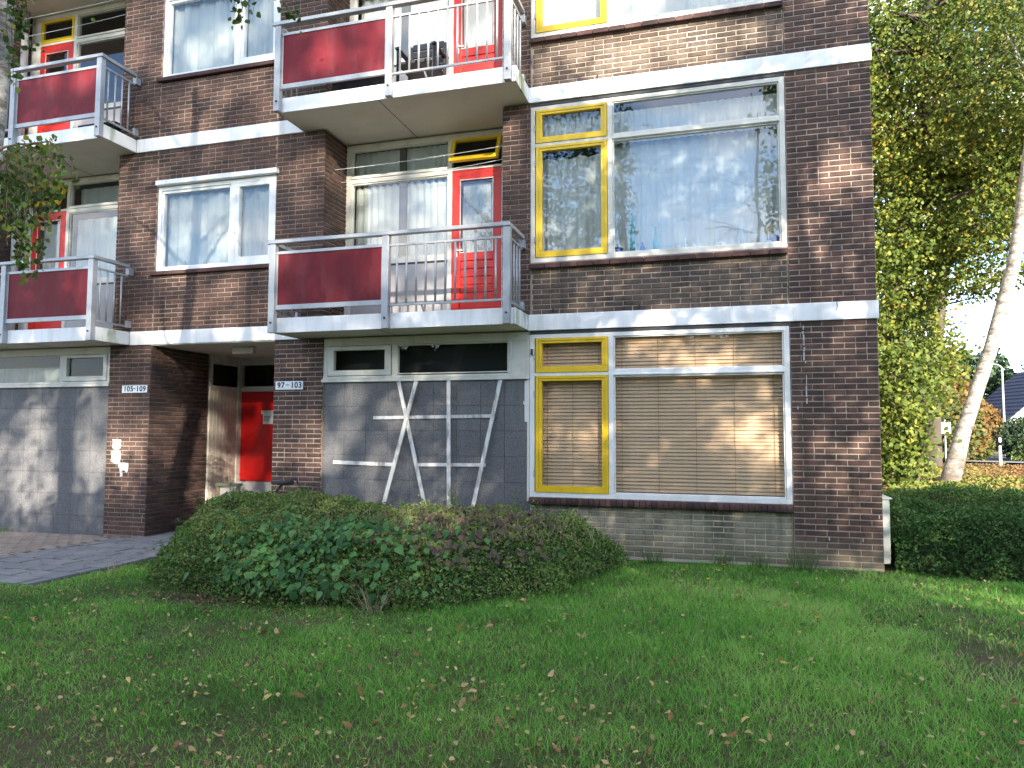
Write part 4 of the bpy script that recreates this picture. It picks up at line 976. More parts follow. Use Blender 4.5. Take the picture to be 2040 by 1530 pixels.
# broad-leaved creeper: its big leaves are single parts
def big_leaf(mat, tone, s=1, curl=.15):
    n = 5; V = []; prof = [(0, .0), (.10, .34), (.30, .45), (.60, .34), (.85, .13), (1.0, 0)]
    V.append((0, 0, 0))
    for t, w_ in prof[1:-1]: V += [(-w_*.85, t, -curl*t*t+.10*w_), (0, t, -curl*t*t-.02), (w_*.85, t, -curl*t*t+.10*w_)]
    V.append((0, 1.0, -curl-.03)); k = len(V)-1
    F = [(0, 2, 1), (0, 3, 2)]
    for i in range(3): a = 1+i*3; F += [(a, a+1, a+4, a+3), (a+1, a+2, a+5, a+4)]
    F += [(10, 11, k), (11, 12, k)]
    q = MB(); q.raw([(a*s, b*s, c*s) for a, b, c in V], F, tone); return q.mesh('leaf', mat, True)
def plant(name, label, cx, cy, spread, n, size, mat, zr, seed, face=(-.1, -1, .35), nstuff=0, mask=None):
    r_ = random.Random(seed); root = empty(name, (cx, cy, 0), label=label, cat='plant')
    ms = [big_leaf(mat, i_/13, 1, r_.uniform(.05, .35)) for i_ in range(14)]
    stems = MB(); cnt = 0; tries = 0; pts_s = []
    Pp = np.array([(cx+r_.gauss(0, spread[0]), cy+r_.gauss(0, spread[1]), 0) for _ in range(n*4)])
    while cnt < n and tries < n*12:
        tries += 1
        i = r_.randrange(len(HP)); p = HP[i]
        if abs(p[0]-cx) > spread[0]*1.6 or not (zr[0] < p[2] < zr[1]) or abs(p[1]-cy) > spread[1]: continue
        if math.exp(-((p[0]-cx)/spread[0])**2) < r_.random(): continue
        nv = Vector(HN[i]); pos = Vector(p)+nv*r_.uniform(.03, .12)
        s_ = size*r_.uniform(.65, 1.25)
        o = bpy.data.objects.new('leaf', r_.choice(ms)); nd = (nv*1.0+Vector(face)*.7+Vector((r_.gauss(0, .35), r_.gauss(0, .3), r_.gauss(.1, .3)))).normalized()
        dn = Vector((r_.gauss(0, .6), -.3, -1)); dn = (dn-nd*dn.dot(nd)).normalized(); xx = dn.cross(nd).normalized()
        mw = Matrix(((xx.x, dn.x, nd.x), (xx.y, dn.y, nd.y), (xx.z, dn.z, nd.z))).to_4x4()
        o.matrix_local = Matrix.Translation(pos-Vector((cx, cy, 0))) @ mw @ Matrix.Scale(s_, 4); link(o, root); cnt += 1
        stems.tube([pos-Vector((cx, cy, 0)), pos-Vector((cx, cy, 0))-nv*.08+Vector((0, 0, -.05))], [.0016, .002], 4)
    stems.build('stems', M['twig'], root, kind='stuff')
    if nstuff:
        w_ = np.exp(-((HP[:, 0]-cx)/spread[0])**2)*(np.abs(HP[:, 1]-cy) < spread[1])*(HP[:, 2] > zr[0])*(HP[:, 2] < zr[1]); idx = rng.choice(len(HP), nstuff, p=w_/w_.sum())
        Pn = HP[idx]+HN[idx]*rng.uniform(.0, .08, (nstuff, 1))-np.array([cx, cy, 0]); leaves('small_leaves', Pn, size*rng.uniform(.5, 1.0, nstuff), rng.random(nstuff), mat, root, nrm=HN[idx]+np.array([0, -.4, .3]), nb=.6, wid=.85, hang=1.0, kind='stuff')
    return root
plant('broad_leaved_creeper', 'bright green broad-leaved creeper sprawling over the front of the clipped hedge', -5.15, -2.55, (.85, .75), 295, .085, M['lf_broad'], (.04, .60), 3, nstuff=900)
plant('dull_bramble', 'dull purple-brown leafy bramble on the middle of the hedge', -3.95, -1.75, (.62, .75), 230, .07, M['lf_purple'], (.18, .62), 4, nstuff=900)
plant('pale_nettle', 'small blue-green weed at the right foot of the hedge', -3.0, -1.75, (.16, .5), 40, .06, M['lf_broad'], (.02, .4), 5)
# dry grass tufts
def tuft(x, y, n, h, mat, label, name='grass_tuft', spread=.08, lean=.5, w=.004, cat='grass'):
    V = []; T = []
    for k in range(n):
        a = rnd.uniform(0, 6.28); r0 = rnd.uniform(0, spread); hh_ = h*rnd.uniform(.5, 1.1); l = lean*rnd.uniform(.2, 1)*hh_; b = rnd.uniform(0, 6.28)
        bx_, by_ = x+r0*math.cos(a), y+r0*math.sin(a); dx, dy = l*math.cos(a+rnd.uniform(-.6, .6)), l*math.sin(a+rnd.uniform(-.6, .6)); px, py = -math.sin(b)*w/2, math.cos(b)*w/2; z0 = gz(x)-.02
        V += [(bx_-px, by_-py, z0), (bx_+px, by_+py, z0), (bx_+dx*.4+px*.8, by_+dy*.4+py*.8, z0+hh_*.65), (bx_+dx*.4-px*.8, by_+dy*.4-py*.8, z0+hh_*.65),
              (bx_+dx*.4-px*.8, by_+dy*.4-py*.8, z0+hh_*.65), (bx_+dx*.4+px*.8, by_+dy*.4+py*.8, z0+hh_*.65), (bx_+dx+px*.1, by_+dy+py*.1, z0+hh_*.95), (bx_+dx-px*.1, by_+dy-py*.1, z0+hh_*.95)]
        T += [rnd.random()]*8
    me = np_mesh(name, np.array(V), np.arange(len(V)).reshape(-1, 4), T, mat); o = bpy.data.objects.new(name, me); link(o); tag(o, label, cat); return o
tuft(-4.35, -3.0, 42, .34, M['straw'], 'pale dry grass tuft leaning out in front of the hedge', spread=.10, lean=1.5, w=.004)
tuft(-4.85, -3.05, 16, .28, M['straw'], 'thin dry grass tuft left of the larger pale one', spread=.08, lean=1.1, w=.003)
tuft(-7.62, -1.62, 60, .24, M['straw'], 'bleached grass tuft beside the paving at the left hedge end', spread=.09, lean=.6, w=.005)
tuft(-7.72, -2.25, 22, .22, M['straw'], 'sparse pale stalks growing at the edge of the paving slabs', spread=.07, lean=.15)
for x, lb in ((-1.62, 'dark grass tuft against the middle of the pale plinth'), (-1.25, 'smaller dark grass tuft right of the plinth middle'), (-2.35, 'dark grass clump where the hedge ends at the plinth'), (-.82, 'upright green grass tuft at the joint of plinth and pier')):
    tuft(x, -.18, 110, .20 if x != -.82 else .30, M['grass_dark'] if 'grass_dark' in M else M['lf_right'], lb, spread=.13, lean=.8, w=.004)
q = tuft(-11.95, -.08, 60, .12, M['grass'], 'small bright green weed at the foot of the left grey wall', spread=.10)

# ------------------------------------------------------------------ grass, daisies and fallen leaves
n = 330000
u = rng.random(n); th = rng.random(n)
dist = 2.1+(u**.75)*8.6; ang = YAW+(th-.5)*1.52
gxp = CAM.x+np.sin(ang)*dist; gyp = CAM.y+np.cos(ang)*dist
m1 = gyp < -.03
hd = poly_dist(np.stack([gxp, gyp], 1), hp); m1 &= hd < .06
m1 &= ~((gxp < -7.95) & (gyp > -2.93+.12*np.sin(gxp*9))) & (gxp > -13)
m1 |= (gxp > .02) & (gyp < -.02) & (dist < 12)
bare = fbm(gxp, gyp, .95, 40); fine = fbm(gxp, gyp, 6, 41)
wear = np.clip((gxp+.9)/1.2, 0, 1)*np.clip((gyp+4.6)/1.6, 0, 1)*.16+np.clip((-gyp-4.6)/1.2, 0, 1)*np.clip((-gxp-1.5)/1.0, 0, 1)*.38+.6*np.exp(-((gxp+6.1)**2/.6+(gyp+3.05)**2/.05))
dens = np.clip(1.30-wear*1.7-2.6*np.clip(bare-.50, 0, 1)-1.1*np.clip(fine-.52, 0, 1), .08, 1)
m1 &= rng.random(n) < dens
gxp, gyp, dist, bare, fine, dens = [a[m1] for a in (gxp, gyp, dist, bare, fine, dens)]; n = len(gxp)
lush = np.clip((gxp+4.5)/2.5, 0, 1)*np.clip(1.2-np.abs(gyp+2.8)/2.5, 0, 1)
hgt = (.012+.050*fbm(gxp, gyp, 3.2, 50)**1.5+.026*lush)*rng.uniform(.6, 1.3, n)*np.where(rng.random(n) < .03, 1.7, 1)*(.75+.35*dens)
wdt = rng.uniform(.0022, .0042, n)*(.7+dist*.10)
a = rng.uniform(0, 2*np.pi, n); ln = rng.uniform(.3, 1.7, n)*hgt; b = rng.uniform(0, 2*np.pi, n); hgt = hgt*.98
gzv = -.008*np.clip(-gxp, -4, 14)-.014
base = np.stack([gxp, gyp, gzv], 1); px = np.stack([np.cos(b), np.sin(b), b*0], 1)*wdt[:, None]/2
tip = base+np.stack([np.cos(a)*ln, np.sin(a)*ln, hgt], 1); mid = base+np.stack([np.cos(a)*ln*.3, np.sin(a)*ln*.3, hgt*.6], 1)
V = np.stack([base-px, base+px, mid+px*.75, mid-px*.75, tip], 1).reshape(-1, 3)
k5 = np.arange(n)*5; F3 = np.concatenate([np.stack([k5, k5+1, k5+2], 1), np.stack([k5, k5+2, k5+3], 1), np.stack([k5+3, k5+2, k5+4], 1)])
tn = -.05+.85*fbm(gxp, gyp, 1.4, 60)+.10*lush+rng.normal(0, .13, n)-.12*(1-dens)
tn = np.where(rng.random(n) < .05+.22*(1-dens), rng.uniform(.85, 1, n), np.clip(tn, 0, .8))
go = bpy.data.objects.new('grass', np_mesh('grass', V, F3, np.repeat(tn, 5), M['grass'])); link(go); tag(go, 'short mown green lawn grass between the camera and the building', 'grass', kind='stuff')

def fallen(mat, tone, seed):
    r_ = random.Random(seed); pts = []; n_ = 10; V = [(0, 0, .12*r_.random())]
    for k in range(n_):
        t = 2*math.pi*k/n_; rr = .42*(1+.10*math.cos(2*t)+r_.uniform(-.07, .07))*(1.28 if k == 0 else 1); V.append((rr*math.cos(t)*1.15, rr*math.sin(t)*.85, .10*math.sin(t*2+seed)+r_.uniform(0, .16)))
    F = [(0, 1+k, 1+(k+1) % n_) for k in range(n_)]; V.append((.95, .05, .03)); V.append((.95, .09, .03)); F.append((1, 11, 12))
    q = MB(); q.raw(V, F, tone); return q.mesh('fallen_leaf', mat, True)
kinds = [('leaf_tan', 'tan curled leaf fallen on the lawn'), ('leaf_red', 'reddish-brown leaf fallen on the lawn'), ('leaf_dark', 'dark withered leaf fallen on the lawn'), ('leaf_yel', 'pale yellow leaf fallen on the lawn')]
fm = {k: [fallen(M[k], rnd.random(), i*7+j) for j in range(4)] for i, (k, _) in enumerate(kinds)}
def lawn_pt(dmin, dmax):
    while True:
        d = dmin+(dmax-dmin)*rnd.random()**.8; a_ = YAW+(rnd.random()-.5)*1.35; x = CAM.x+math.sin(a_)*d; y = CAM.y+math.cos(a_)*d
        if y > -.25 or (x < -7.9 and y > -2.9) or poly_dist([(x, y)], hp)[0] > -.05: continue
        return x, y, d
for k in range(290):
    x, y, d = lawn_pt(2.7, 7.5)
    if k % 3 == 0 and k:
        x2, y2 = lx_+rnd.gauss(0, .09), ly_+rnd.gauss(0, .09)
        if y2 < -.3 and poly_dist([(x2, y2)], hp)[0] < -.05 and not (x2 < -7.9 and y2 > -2.9): x, y = x2, y2
    lx_, ly_ = x, y; d = math.hypot(x-CAM.x, y-CAM.y)
    ki = rnd.choices(range(4), (.46, .26, .13, .15))[0]; key, lb = kinds[ki]
    o = bpy.data.objects.new('fallen_leaf', rnd.choice(fm[key])); s_ = rnd.uniform(.026, .060) if d < 6 else rnd.uniform(.032, .060)
    if rnd.random() < .06: s_ *= 1.35
    o.location = (x, y, gz(x)+rnd.uniform(.008, .032)); o.rotation_euler = (rnd.gauss(0, .45), rnd.gauss(0, .45), rnd.uniform(0, 6.28)); o.scale = (s_, s_*rnd.uniform(.75, 1), s_); link(o)
    dv = Vector((x, y, gz(x)))-CAM; zz_ = dv.dot(Fw); px_ = (1020+FPX*dv.dot(r2)/zz_)/2040; py_ = (765-FPX*dv.dot(u2)/zz_)/1530
    colw = ('at the far left', 'left of centre, below the paving', 'below the left half of the hedge', 'below the right half of the hedge', 'below the yellow casements', 'below the wide blind', 'below the brick corner pier', 'at the far right')[max(0, min(7, int(px_*8)))]
    roww = ('high up', 'midway', 'low down', 'lowest')[0 if py_ < .81 else 1 if py_ < .88 else 2 if py_ < .95 else 3]
    adj = {'leaf_tan': 'tan', 'leaf_red': 'reddish-brown', 'leaf_dark': 'dark withered', 'leaf_yel': 'pale yellow'}[key]
    tag(o, ('large ' if s_ > .045 else 'small ')+adj+' leaf '+roww+' on the lawn '+colw, 'leaf', 'autumn leaves scattered on the lawn')
n = 3200; pts = np.array([lawn_pt(2.8, 9.4)[:2] for _ in range(n)]); ph_ = fbm(pts[:, 0], pts[:, 1], 1.5, 200); pts = pts[(ph_ > .44) | (rng.random(n) < .3)]; n = len(pts); zz = -.008*np.clip(-pts[:, 0], -4, 14)+rng.uniform(.0, .03, n)
leaves('leaf_litter', np.column_stack([pts, zz]), rng.uniform(.012, .036, n), rng.random(n), M['leaf_litter'], None, nrm=np.tile([0, 0, 1.], (n, 1)), nb=.55, wid=.8, label='small crumbled brown leaf litter between the grass blades', cat='leaves', kind='stuff')
n = 700; pts = np.column_stack([rng.normal(-6.0, .55, n), rng.normal(-3.0, .13, n)]); pts[:, 1] += (pts[:, 0]+6)**2*.12
leaves('mulch', np.column_stack([pts, -.04+rng.uniform(0, .03, n)]), rng.uniform(.015, .045, n), rng.random(n), M['leaf_dark'], None, nrm=np.tile([0, 0, 1.], (n, 1)), nb=.6, wid=.4, label='dry brown litter and chips along the left front foot of the hedge', cat='litter', kind='stuff')
n = 260; pts = np.column_stack([rng.uniform(-10.1, -8.0, n), rng.uniform(-2.8, -.1, n)]); pts[:90] = np.column_stack([rng.normal(-9.75, .2, 90), rng.normal(-.15, .07, 90)])
leaves('path_litter', np.column_stack([pts, -.055+rng.uniform(.0, .01, n)]), rng.uniform(.015, .04, n), rng.random(n), M['leaf_red'], None, nrm=np.tile([0, 0, 1.], (n, 1)), nb=.9, label='few brown leaves lying on the paving by the entrance pillar', cat='leaves', kind='stuff')
# dandelions near the plinth
for k, (x, y, lb) in enumerate([(-2.0, -.95, 'leftmost yellow dandelion in the lawn before the plinth'), (-1.62, -.55, 'yellow dandelion closest to the plinth'), (-1.66, -.9, 'yellow dandelion in the middle of the small group'), (-.95, -2.6, 'lone yellow flower further forward in the right lawn'), (-1.75, -1.35, 'yellow flower nearest the camera in the group by the plinth')]):
    f_ = empty('dandelion', (x, y, gz(x)), label=lb, cat='flower'); q = MB(); q.tube([(0, 0, 0), (.005, 0, .08)], [.002, .002], 5); q.build('stem', M['twig'], f_)
    C = np.array([(math.cos(t)*.010, math.sin(t)*.010, .084) for t in np.linspace(0, 6.28, 16)]); leaves('petals', C, np.full(16, .022), rng.random(16), M['flower'], f_, nrm=np.tile([0, 0, 1.], (16, 1)), nb=.7)
# rosette weeds in the lawn
for k in range(5):
    x, y, d = lawn_pt(3.0, 7.0); n = 14
    C = np.array([(x+math.cos(t)*.04, y+math.sin(t)*.04, gz(x)+.022) for t in np.linspace(0, 6.28, n)]); leaves('rosette_weed', C, rng.uniform(.03, .06, n), rng.uniform(.6, 1, n), M['lf_broad'], None, nrm=np.tile([0, 0, 1.], (n, 1)), nb=.65, wid=.35, label='flat leafy rosette weed growing in the mown grass', cat='weed', group='rosette weeds in the lawn')

# ------------------------------------------------------------------ shrub bed right of the building
bp_ = [(.10, .05), (.35, -.20), (1.6, -.35), (4.2, -.1), (5.6, 1.5), (6.2, 3.6), (3, 4.2), (.25, 4.3)]
def hb(x, y): return .50+.05*np.sin(x*2.1+y)+0*y
def wnear(c): return 1/(.6+((c[..., 0]-CAM.x)**2+(c[..., 1]-CAM.y)**2)/60)
root, BP, BN = shrub('shrub_bed', 'dense dark green shrub bed in the shade right of the building corner', 'hedge', bp_, hb, 130000, .040, M['lf_right'],
      lambda P, n: .12+.45*fbm(P[:, 0], P[:, 1]+P[:, 2], 2.2, 31)+rng.normal(0, .14, n), edge=.25, weight=wnear, depth=.08)
q = MB(); sc = []
for k in range(260):
    i = rnd.randrange(len(BP)); p = Vector(BP[i])
    if (p-CAM).length > 12.5: continue
    n_ = Vector(BN[i]); d = (n_+Vector((rnd.uniform(-.9, .9), rnd.uniform(-.9, .5), rnd.uniform(.1, .9)))).normalized(); l = rnd.uniform(.08, .30)
    q.tube([p, p+d*l*.5, p+d*l+Vector((0, 0, -.2*l))], [.003, .002, .001], 4)
    for j in range(int(l*55)):
        t = rnd.random(); sc.append(p+d*l*t+Vector([rnd.gauss(0, .012) for _ in range(3)]))
q.build('sprig', M['twig'], root, kind='stuff')
leaves('sprig_leaves', np.array([list(v) for v in sc]), rng.uniform(.025, .042, len(sc)), rng.uniform(.3, .95, len(sc)), M['lf_right'], root, wid=.5, kind='stuff')
gp = [(.3, 4.4), (6.5, 3.9), (10.5, 8.5), (11.5, 15.0), (2.0, 17.5), (.8, 12)]
shrub('ground_cover', 'sunlit yellow and russet ground cover in front of the leaning birch', 'plant', gp, lambda x, y: .36+0*x+.12*fbm(x, y, .9, 5), 52000, .070, M['lf_autumn'],
      lambda P, n: .15+.38*fbm(P[:, 0], P[:, 1], .5, 77)+.45*np.clip((P[:, 0]-2.8)/3, 0, 1)+rng.normal(0, .16, n), edge=.4, grid=.12, depth=.07, wid=.7)

# ------------------------------------------------------------------ trees
def limb(mb, a, b, r0, r1, bend=.12, seg=8, n=6):
    a = Vector(a); b = Vector(b); l = (b-a).length; off = Vector((rnd.uniform(-1, 1), rnd.uniform(-1, 1), rnd.uniform(-.3, 1)))*bend*l
    pts = [a.lerp(b, i/n)+off*math.sin(math.pi*i/n)+Vector([rnd.gauss(0, .012*l) for _ in range(3)])*(0 < i < n) for i in range(n+1)]
    mb.tube(pts, [r0+(r1-r0)*i/n for i in range(n+1)], seg); return pts
def crown_points(ells, n, clump=.28, per=26):
    """leaf positions in clumps inside weighted ellipsoids"""
    out_ = []; cl = []
    wt = [e[6] for e in ells]; nc = max(1, n//per)
    for _ in range(nc):
        e = rnd.choices(ells, wt)[0]
        while True:
            v = Vector([rnd.uniform(-1, 1) for _ in range(3)])
            if v.length < 1 and v.length > .25*rnd.random(): break
        cl.append((e[0]+v.x*e[3], e[1]+v.y*e[4], e[2]+v.z*e[5]))
    cl = np.array(cl); C = np.repeat(cl, per, 0); C = C+rng.normal(size=C.shape)*np.array([clump, clump, clump*.55]); return C, cl
def tree(name, label, cat, trunk, rads, ells, n, size, lmat, bmat, tonefun, nb=26, hang=0, clump=.28, group=None, seg=14, accept=None, per=26, trunk_wob=.03, thick=False):
    base = Vector(trunk[0]); root = empty(name, base, label=label, cat=cat, group=group)
    t = MB(); tp = [Vector(p)-base for p in trunk]; t.tube(tp, rads, seg, wob=trunk_wob, cap=False)
    t.build('trunk', bmat, root, smooth=True)
    C, cl = crown_points(ells, n, clump, per)
    if accept is not None:
        k = accept(C); C = C[k]
    b = MB()
    mids = [tp[i].lerp(tp[i+1], f) for i in range(len(tp)//3, len(tp)-1) for f in (0, .5)]+[tp[-1]]
    picks = rnd.sample(range(len(cl)), min(nb, len(cl)))
    for i in picks:
        tgt = Vector(cl[i])-base; lower = [m for m in mids if m.z < tgt.z+.5] or mids[:1]; st = min(lower, key=lambda m: (m-tgt).length+abs(m.z+ .6-tgt.z)*.3)
        pts = limb(b, st, tgt, (min(.085, max(rads[-1], .03+.022*(tgt-st).length)) if thick else min(rads[-1]*.6, .02+.012*(tgt-st).length)), .008, .1, 6)
        for _ in range(3):
            p = rnd.choice(pts[2:]); limb(b, p, p+Vector([rnd.gauss(0, .35) for _ in range(3)])+Vector((0, 0, -.2*hang)), .010, .003, .1, 4, 3)
    b.build('branches', bmat, root, kind='stuff')
    lo = leaves('crown', C-np.array(base), size*rng.uniform(.6, 1.25, len(C)), tonefun(C, len(C)), lmat, root, hang=hang, wid=.8, kind='stuff')
    return root
lt = lambda P, n: .10+.42*fbm(P[:, 0]*1.3+P[:, 1], P[:, 2], .8, 71)+rng.normal(0, .15, n)+np.where(rng.random(n) < .10, .35, 0)
# lime trees right behind the corner of the building
tree('lime_tree', 'broad lime tree turning yellow-green with a dark slanting trunk beside the building corner', 'tree',
     [(1.85, 10.3, -.1), (1.98, 10.16, .65), (2.02, 10.15, 2.28), (2.24, 9.95, 4.0), (2.2, 9.8, 4.92), (2.35, 9.45, 6.32), (2.62, 8.9, 7.9), (2.65, 8.4, 9.5), (2.6, 8.0, 11)], [.26, .23, .21, .19, .17, .15, .12, .09, .05],
     [(3.1, 8.6, 9.4, 2.9, 1.5, 3.0, 6), (2.3, 9.3, 5.9, 1.2, 1.0, 2.1, 1.9), (4.1, 9.0, 6.5, 1.7, 1.2, 1.9, 2.2), (3.5, 9.4, 4.9, 1.3, .8, .65, .6), (2.15, 9.6, 3.1, .8, .7, 1.4, .9), (1.6, 8.8, 7.5, .9, 1.0, 4.0, 2.2)], 56000, .090, M['lf_lime'], M['bark'], lt, nb=90, clump=.19, per=46, thick=True)
tree('lime_tree', 'second lime tree standing further back, its dark limbs crossing behind the leaning birch', 'tree',
     [(4.0, 14.5, -.1), (4.05, 14.5, 3.0), (4.3, 14.0, 6.0), (5.0, 13.5, 10.0)], [.24, .20, .17, .10],
     [(5.2, 13.2, 10.2, 3.2, 1.8, 4.0, 5), (3.5, 13.8, 7.5, 1.9, 1.3, 2.6, 2), (3.3, 14.3, 3.8, 1.5, 1.2, 2.0, 1.5), (6.0, 13.6, 8.2, 1.6, 1.2, 2.0, 1.2)], 34000, .12, M['lf_lime'], M['bark'], lt, nb=40, clump=.27, per=34, thick=True)
tree('young_lime', 'bright green young lime thicket low between the building corner and the road sign', 'tree',
     [(1.75, 6.5, -.1), (1.8, 6.4, 1.0), (1.9, 6.3, 2.2)], [.05, .04, .02], [(1.50, 6.25, 2.1, .55, .5, 1.15, 1), (1.3, 6.2, .95, .45, .4, .45, .5)], 3600, .105, M['lf_lime'], M['bark'],
     lambda P, n: .12+.35*fbm(P[:, 0], P[:, 2], 1.2, 5)+rng.normal(0, .12, n), nb=14, clump=.2)
# leaning birch
bt = [(2.50, 8.02, -.1), (2.70, 7.97, .45), (2.95, 7.90, 1.46), (3.18, 7.81, 2.25), (3.43, 7.67, 3.13), (3.62, 7.51, 3.98), (3.76, 7.33, 4.71), (3.84, 7.12, 5.52), (3.88, 6.89, 6.31), (3.90, 6.69, 6.9), (4.0, 6.6, 9.0), (4.1, 6.5, 11)]
tree('leaning_birch', 'large leaning birch with peeling white bark on the right edge of the photo', 'tree', bt, [.30, .185, .140, .128, .122, .118, .115, .112, .110, .105, .09, .05],
     [(4.3, 6.3, 9.0, 1.8, 1.5, 1.8, 1), (5.2, 6.4, 8.4, .8, .8, .7, .2)], 9000, .07, M['lf_birch'], M['birch'], lambda P, n: rng.uniform(.2, .9, n), nb=24, hang=1.2, seg=20)

# birch at the left edge of the picture with hanging twigs
lb = [(-6.95, -4.52, -.15), (-6.75, -4.6, 1.5), (-6.56, -4.70, 2.9), (-6.45, -4.78, 3.4), (-6.30, -4.86, 4.1), (-6.16, -4.95, 5.2), (-6.1, -5.0, 6.6), (-6.1, -5.1, 8.2)]
LB = empty('hanging_birch', lb[0], label='slim birch at the left picture edge with twigs drooping across the balconies', cat='tree')
q = MB(); base = Vector(lb[0]); q.tube([Vector(p)-base for p in lb], [.10, .095, .09, .088, .085, .08, .07, .05], 14, wob=.04); q.build('trunk', M['birch'], LB, smooth=True)
tw = MB(); LC = []
def droop(start, end, fall, nl, r0=.006):
    a = Vector(start); b = Vector(end); pts = []
    for i in range(9):
        t = i/8; p = a.lerp(b, min(1, t*1.15)); p.z += .10*math.sin(math.pi*t)-fall*max(0, t-.45)**1.5*2.2; pts.append(p+Vector([rnd.gauss(0, .008) for _ in range(3)]))
    tw.tube([p-base for p in pts], [r0*(1-.8*i/8) for i in range(9)], 5)
    for _ in range(nl):
        t = rnd.uniform(.25, 1)*8; i = min(7, int(t)); p = pts[i].lerp(pts[i+1], t-i); LC.append(p+Vector((rnd.gauss(0, .022), rnd.gauss(0, .022), rnd.gauss(-.015, .025))))
    return pts
def at(px, py, dist):
    d = (Fw+r2*(px-1020)/FPX-u2*(py-765)/FPX).normalized(); return CAM+d*dist
root_ = Vector((-6.50, -4.75, 3.05))
main = droop(at(-20, 345, 6.1), at(118, 288, 5.7), .05, 14, .011); main2 = droop(at(-10, 300, 6.1), at(150, 330, 5.8), .12, 20, .009)
for k in range(36):
    px = rnd.uniform(-25, 118)*.95; top = rnd.uniform(275, 380); d = rnd.uniform(5.4, 6.2); ln_ = rnd.uniform(.30, .78)*(1 if px < 95 else .55)
    a = at(px+rnd.uniform(-25, 5), top, d); bpt = at(px, top+40, d); bpt.z = a.z-ln_*.55; droop(a, bpt, ln_*.35, int(17*ln_/.5), .004)
for px, y0, y1 in ((122, 300, 400), (60, 400, 530), (38, 430, 510), (48, 440, 545), (100, 330, 450)):
    a = at(px-18, y0, 5.6); bpt = at(px, y1, 5.6); droop(a, bpt, .05, 26, .004)
# twigs hanging into the top of the picture
for px, y1, nl in ((40, 45, 30), (55, 95, 16), (32, 120, 14), (22, 160, 8), (28, 185, 5), (468, 30, 16), (482, 48, 9), (490, 12, 14), (585, 20, 14), (592, 48, 6), (560, 10, 8), (505, 8, 8), (300, 6, 2)):
    a = at(px-25, -160, 5.9); bpt = at(px, y1, 5.6); droop(a, bpt, .03, int(nl*2.6), .004)
tw.build('twigs', M['twig'], LB, kind='stuff')
for a_, b_ in (((-6.15, -4.95, 5.3), (-5.6, -4.4, 6.4)), ((-6.1, -5.0, 6.0), (-4.9, -4.6, 6.8)), ((-6.1, -5.0, 6.6), (-4.0, -4.3, 6.9)), ((-6.3, -4.86, 4.1), (-6.9, -4.4, 4.9)), ((-6.1, -5.05, 7.2), (-6.8, -5.4, 8.4)), ((-6.1, -5.0, 5.6), (-7.1, -5.3, 6.6))):
    tw2 = MB(); limb(tw2, Vector(a_)-base, Vector(b_)-base, .035, .012, .1, 7); tw2.build('limb', M['birch'], LB, smooth=True)
    bb = Vector(b_)
    for _ in range(70): LC.append(Vector(a_).lerp(bb, rnd.uniform(.4, 1))+Vector([rnd.gauss(0, .22) for _ in range(3)])+Vector((0, 0, .25)))
LA = np.array([list(v-base) for v in LC]); leaves('foliage', LA, rng.uniform(.028, .050, len(LA)), np.clip(rng.normal(.35, .25, len(LA)), 0, 1), M['lf_birch'], LB, hang=1.5, wid=.85, kind='stuff')

# ---- trees standing behind the camera: unseen, crowns thinned to shape the dappled shade and reflections
LIT = [  # (X, Z, rx, rz, how much sun reaches the facade there)
 (-2.4, 6.0, 1.45, .42, 1.0), (-4.7, 6.1, 1.2, .75, .85), (-3.2, 7.0, 1.5, .8, .9), (-2.7, 5.58, 1.5, .16, .9), (-4.05, 4.95, .30, .35, .95), (-5.6, 4.5, .7, .6, .42), (-5.0, 3.9, .6, .9, .25),
 (-11.3, 1.1, 1.35, 1.0, .85), (-9.85, 1.15, .25, .5, .75), (-9.9, 1.9, .1, .5, .3), (-1.35, 1.45, .45, .40, .55), (-1.9, 2.4, .7, .25, .55), (-2.35, 2.75, .8, .16, .55), (-.35, 1.1, .4, .25, .5), (-.5, 2.0, .4, .4, .2),
 (-6.1, 1.0, .45, .35, .42), (-5.2, 1.75, .45, .3, .4), (-3.3, 1.5, .3, .4, .3), (-8.9, 1.2, .7, .9, .50), (-.5, 4.3, .45, 1.1, .5), (-.5, 5.2, .4, .3, .5), (-.5, 6.1, .45, .5, .5), (-.4, 3.2, .4, .4, .3), (-8.3, 3.3, 1.4, .4, .40), (-10.6, 3.25, .6, .4, .4),
 (-11.0, 6.2, .8, .5, .60), (-9.7, 4.6, .45, .8, .5), (-8.4, 4.4, .9, .7, .45), (-8.6, 6.1, 1.3, .45, .42), (-7.0, 4.9, .3, .5, .4), (-6.6, 6.1, .7, .5, .35), (-8.3, 7.3, .8, .5, .2), (-9.8, 7.5, .4, .8, .45), (-3.3, 3.1, .6, .3, .22), (-1.9, 3.1, .5, .25, .3), (-2.0, 4.4, 1.0, .8, .35), (-6.5, 3.3, .5, .3, .25), (-6.2, 2.74, .7, .14, .3)]
def lit_fraction(X, Z):
    f = np.full(len(X), .04)
    f = np.where(Z > 2.7, .22, f); f = np.where(Z > 6.9, .25, f)
    wx = X+.35*(fbm(X, Z, 1.1, 91)-.5); wz = Z+.35*(fbm(X, Z, 1.1, 92)-.5)
    for x, z, rx, rz, s in LIT: f = np.maximum(f, s*np.exp(-(((wx-x)/rx)**2+((wz-z)/rz)**2)**1.6*.7))
    f = np.where(Z < -.6, .05+.35*np.clip(fbm(X, Z, .7, 55)-.45, 0, 1)*2, f); f = np.where(X > .6, np.clip((Z-1.7)*1.0, 0.02, .9), f)
    return f
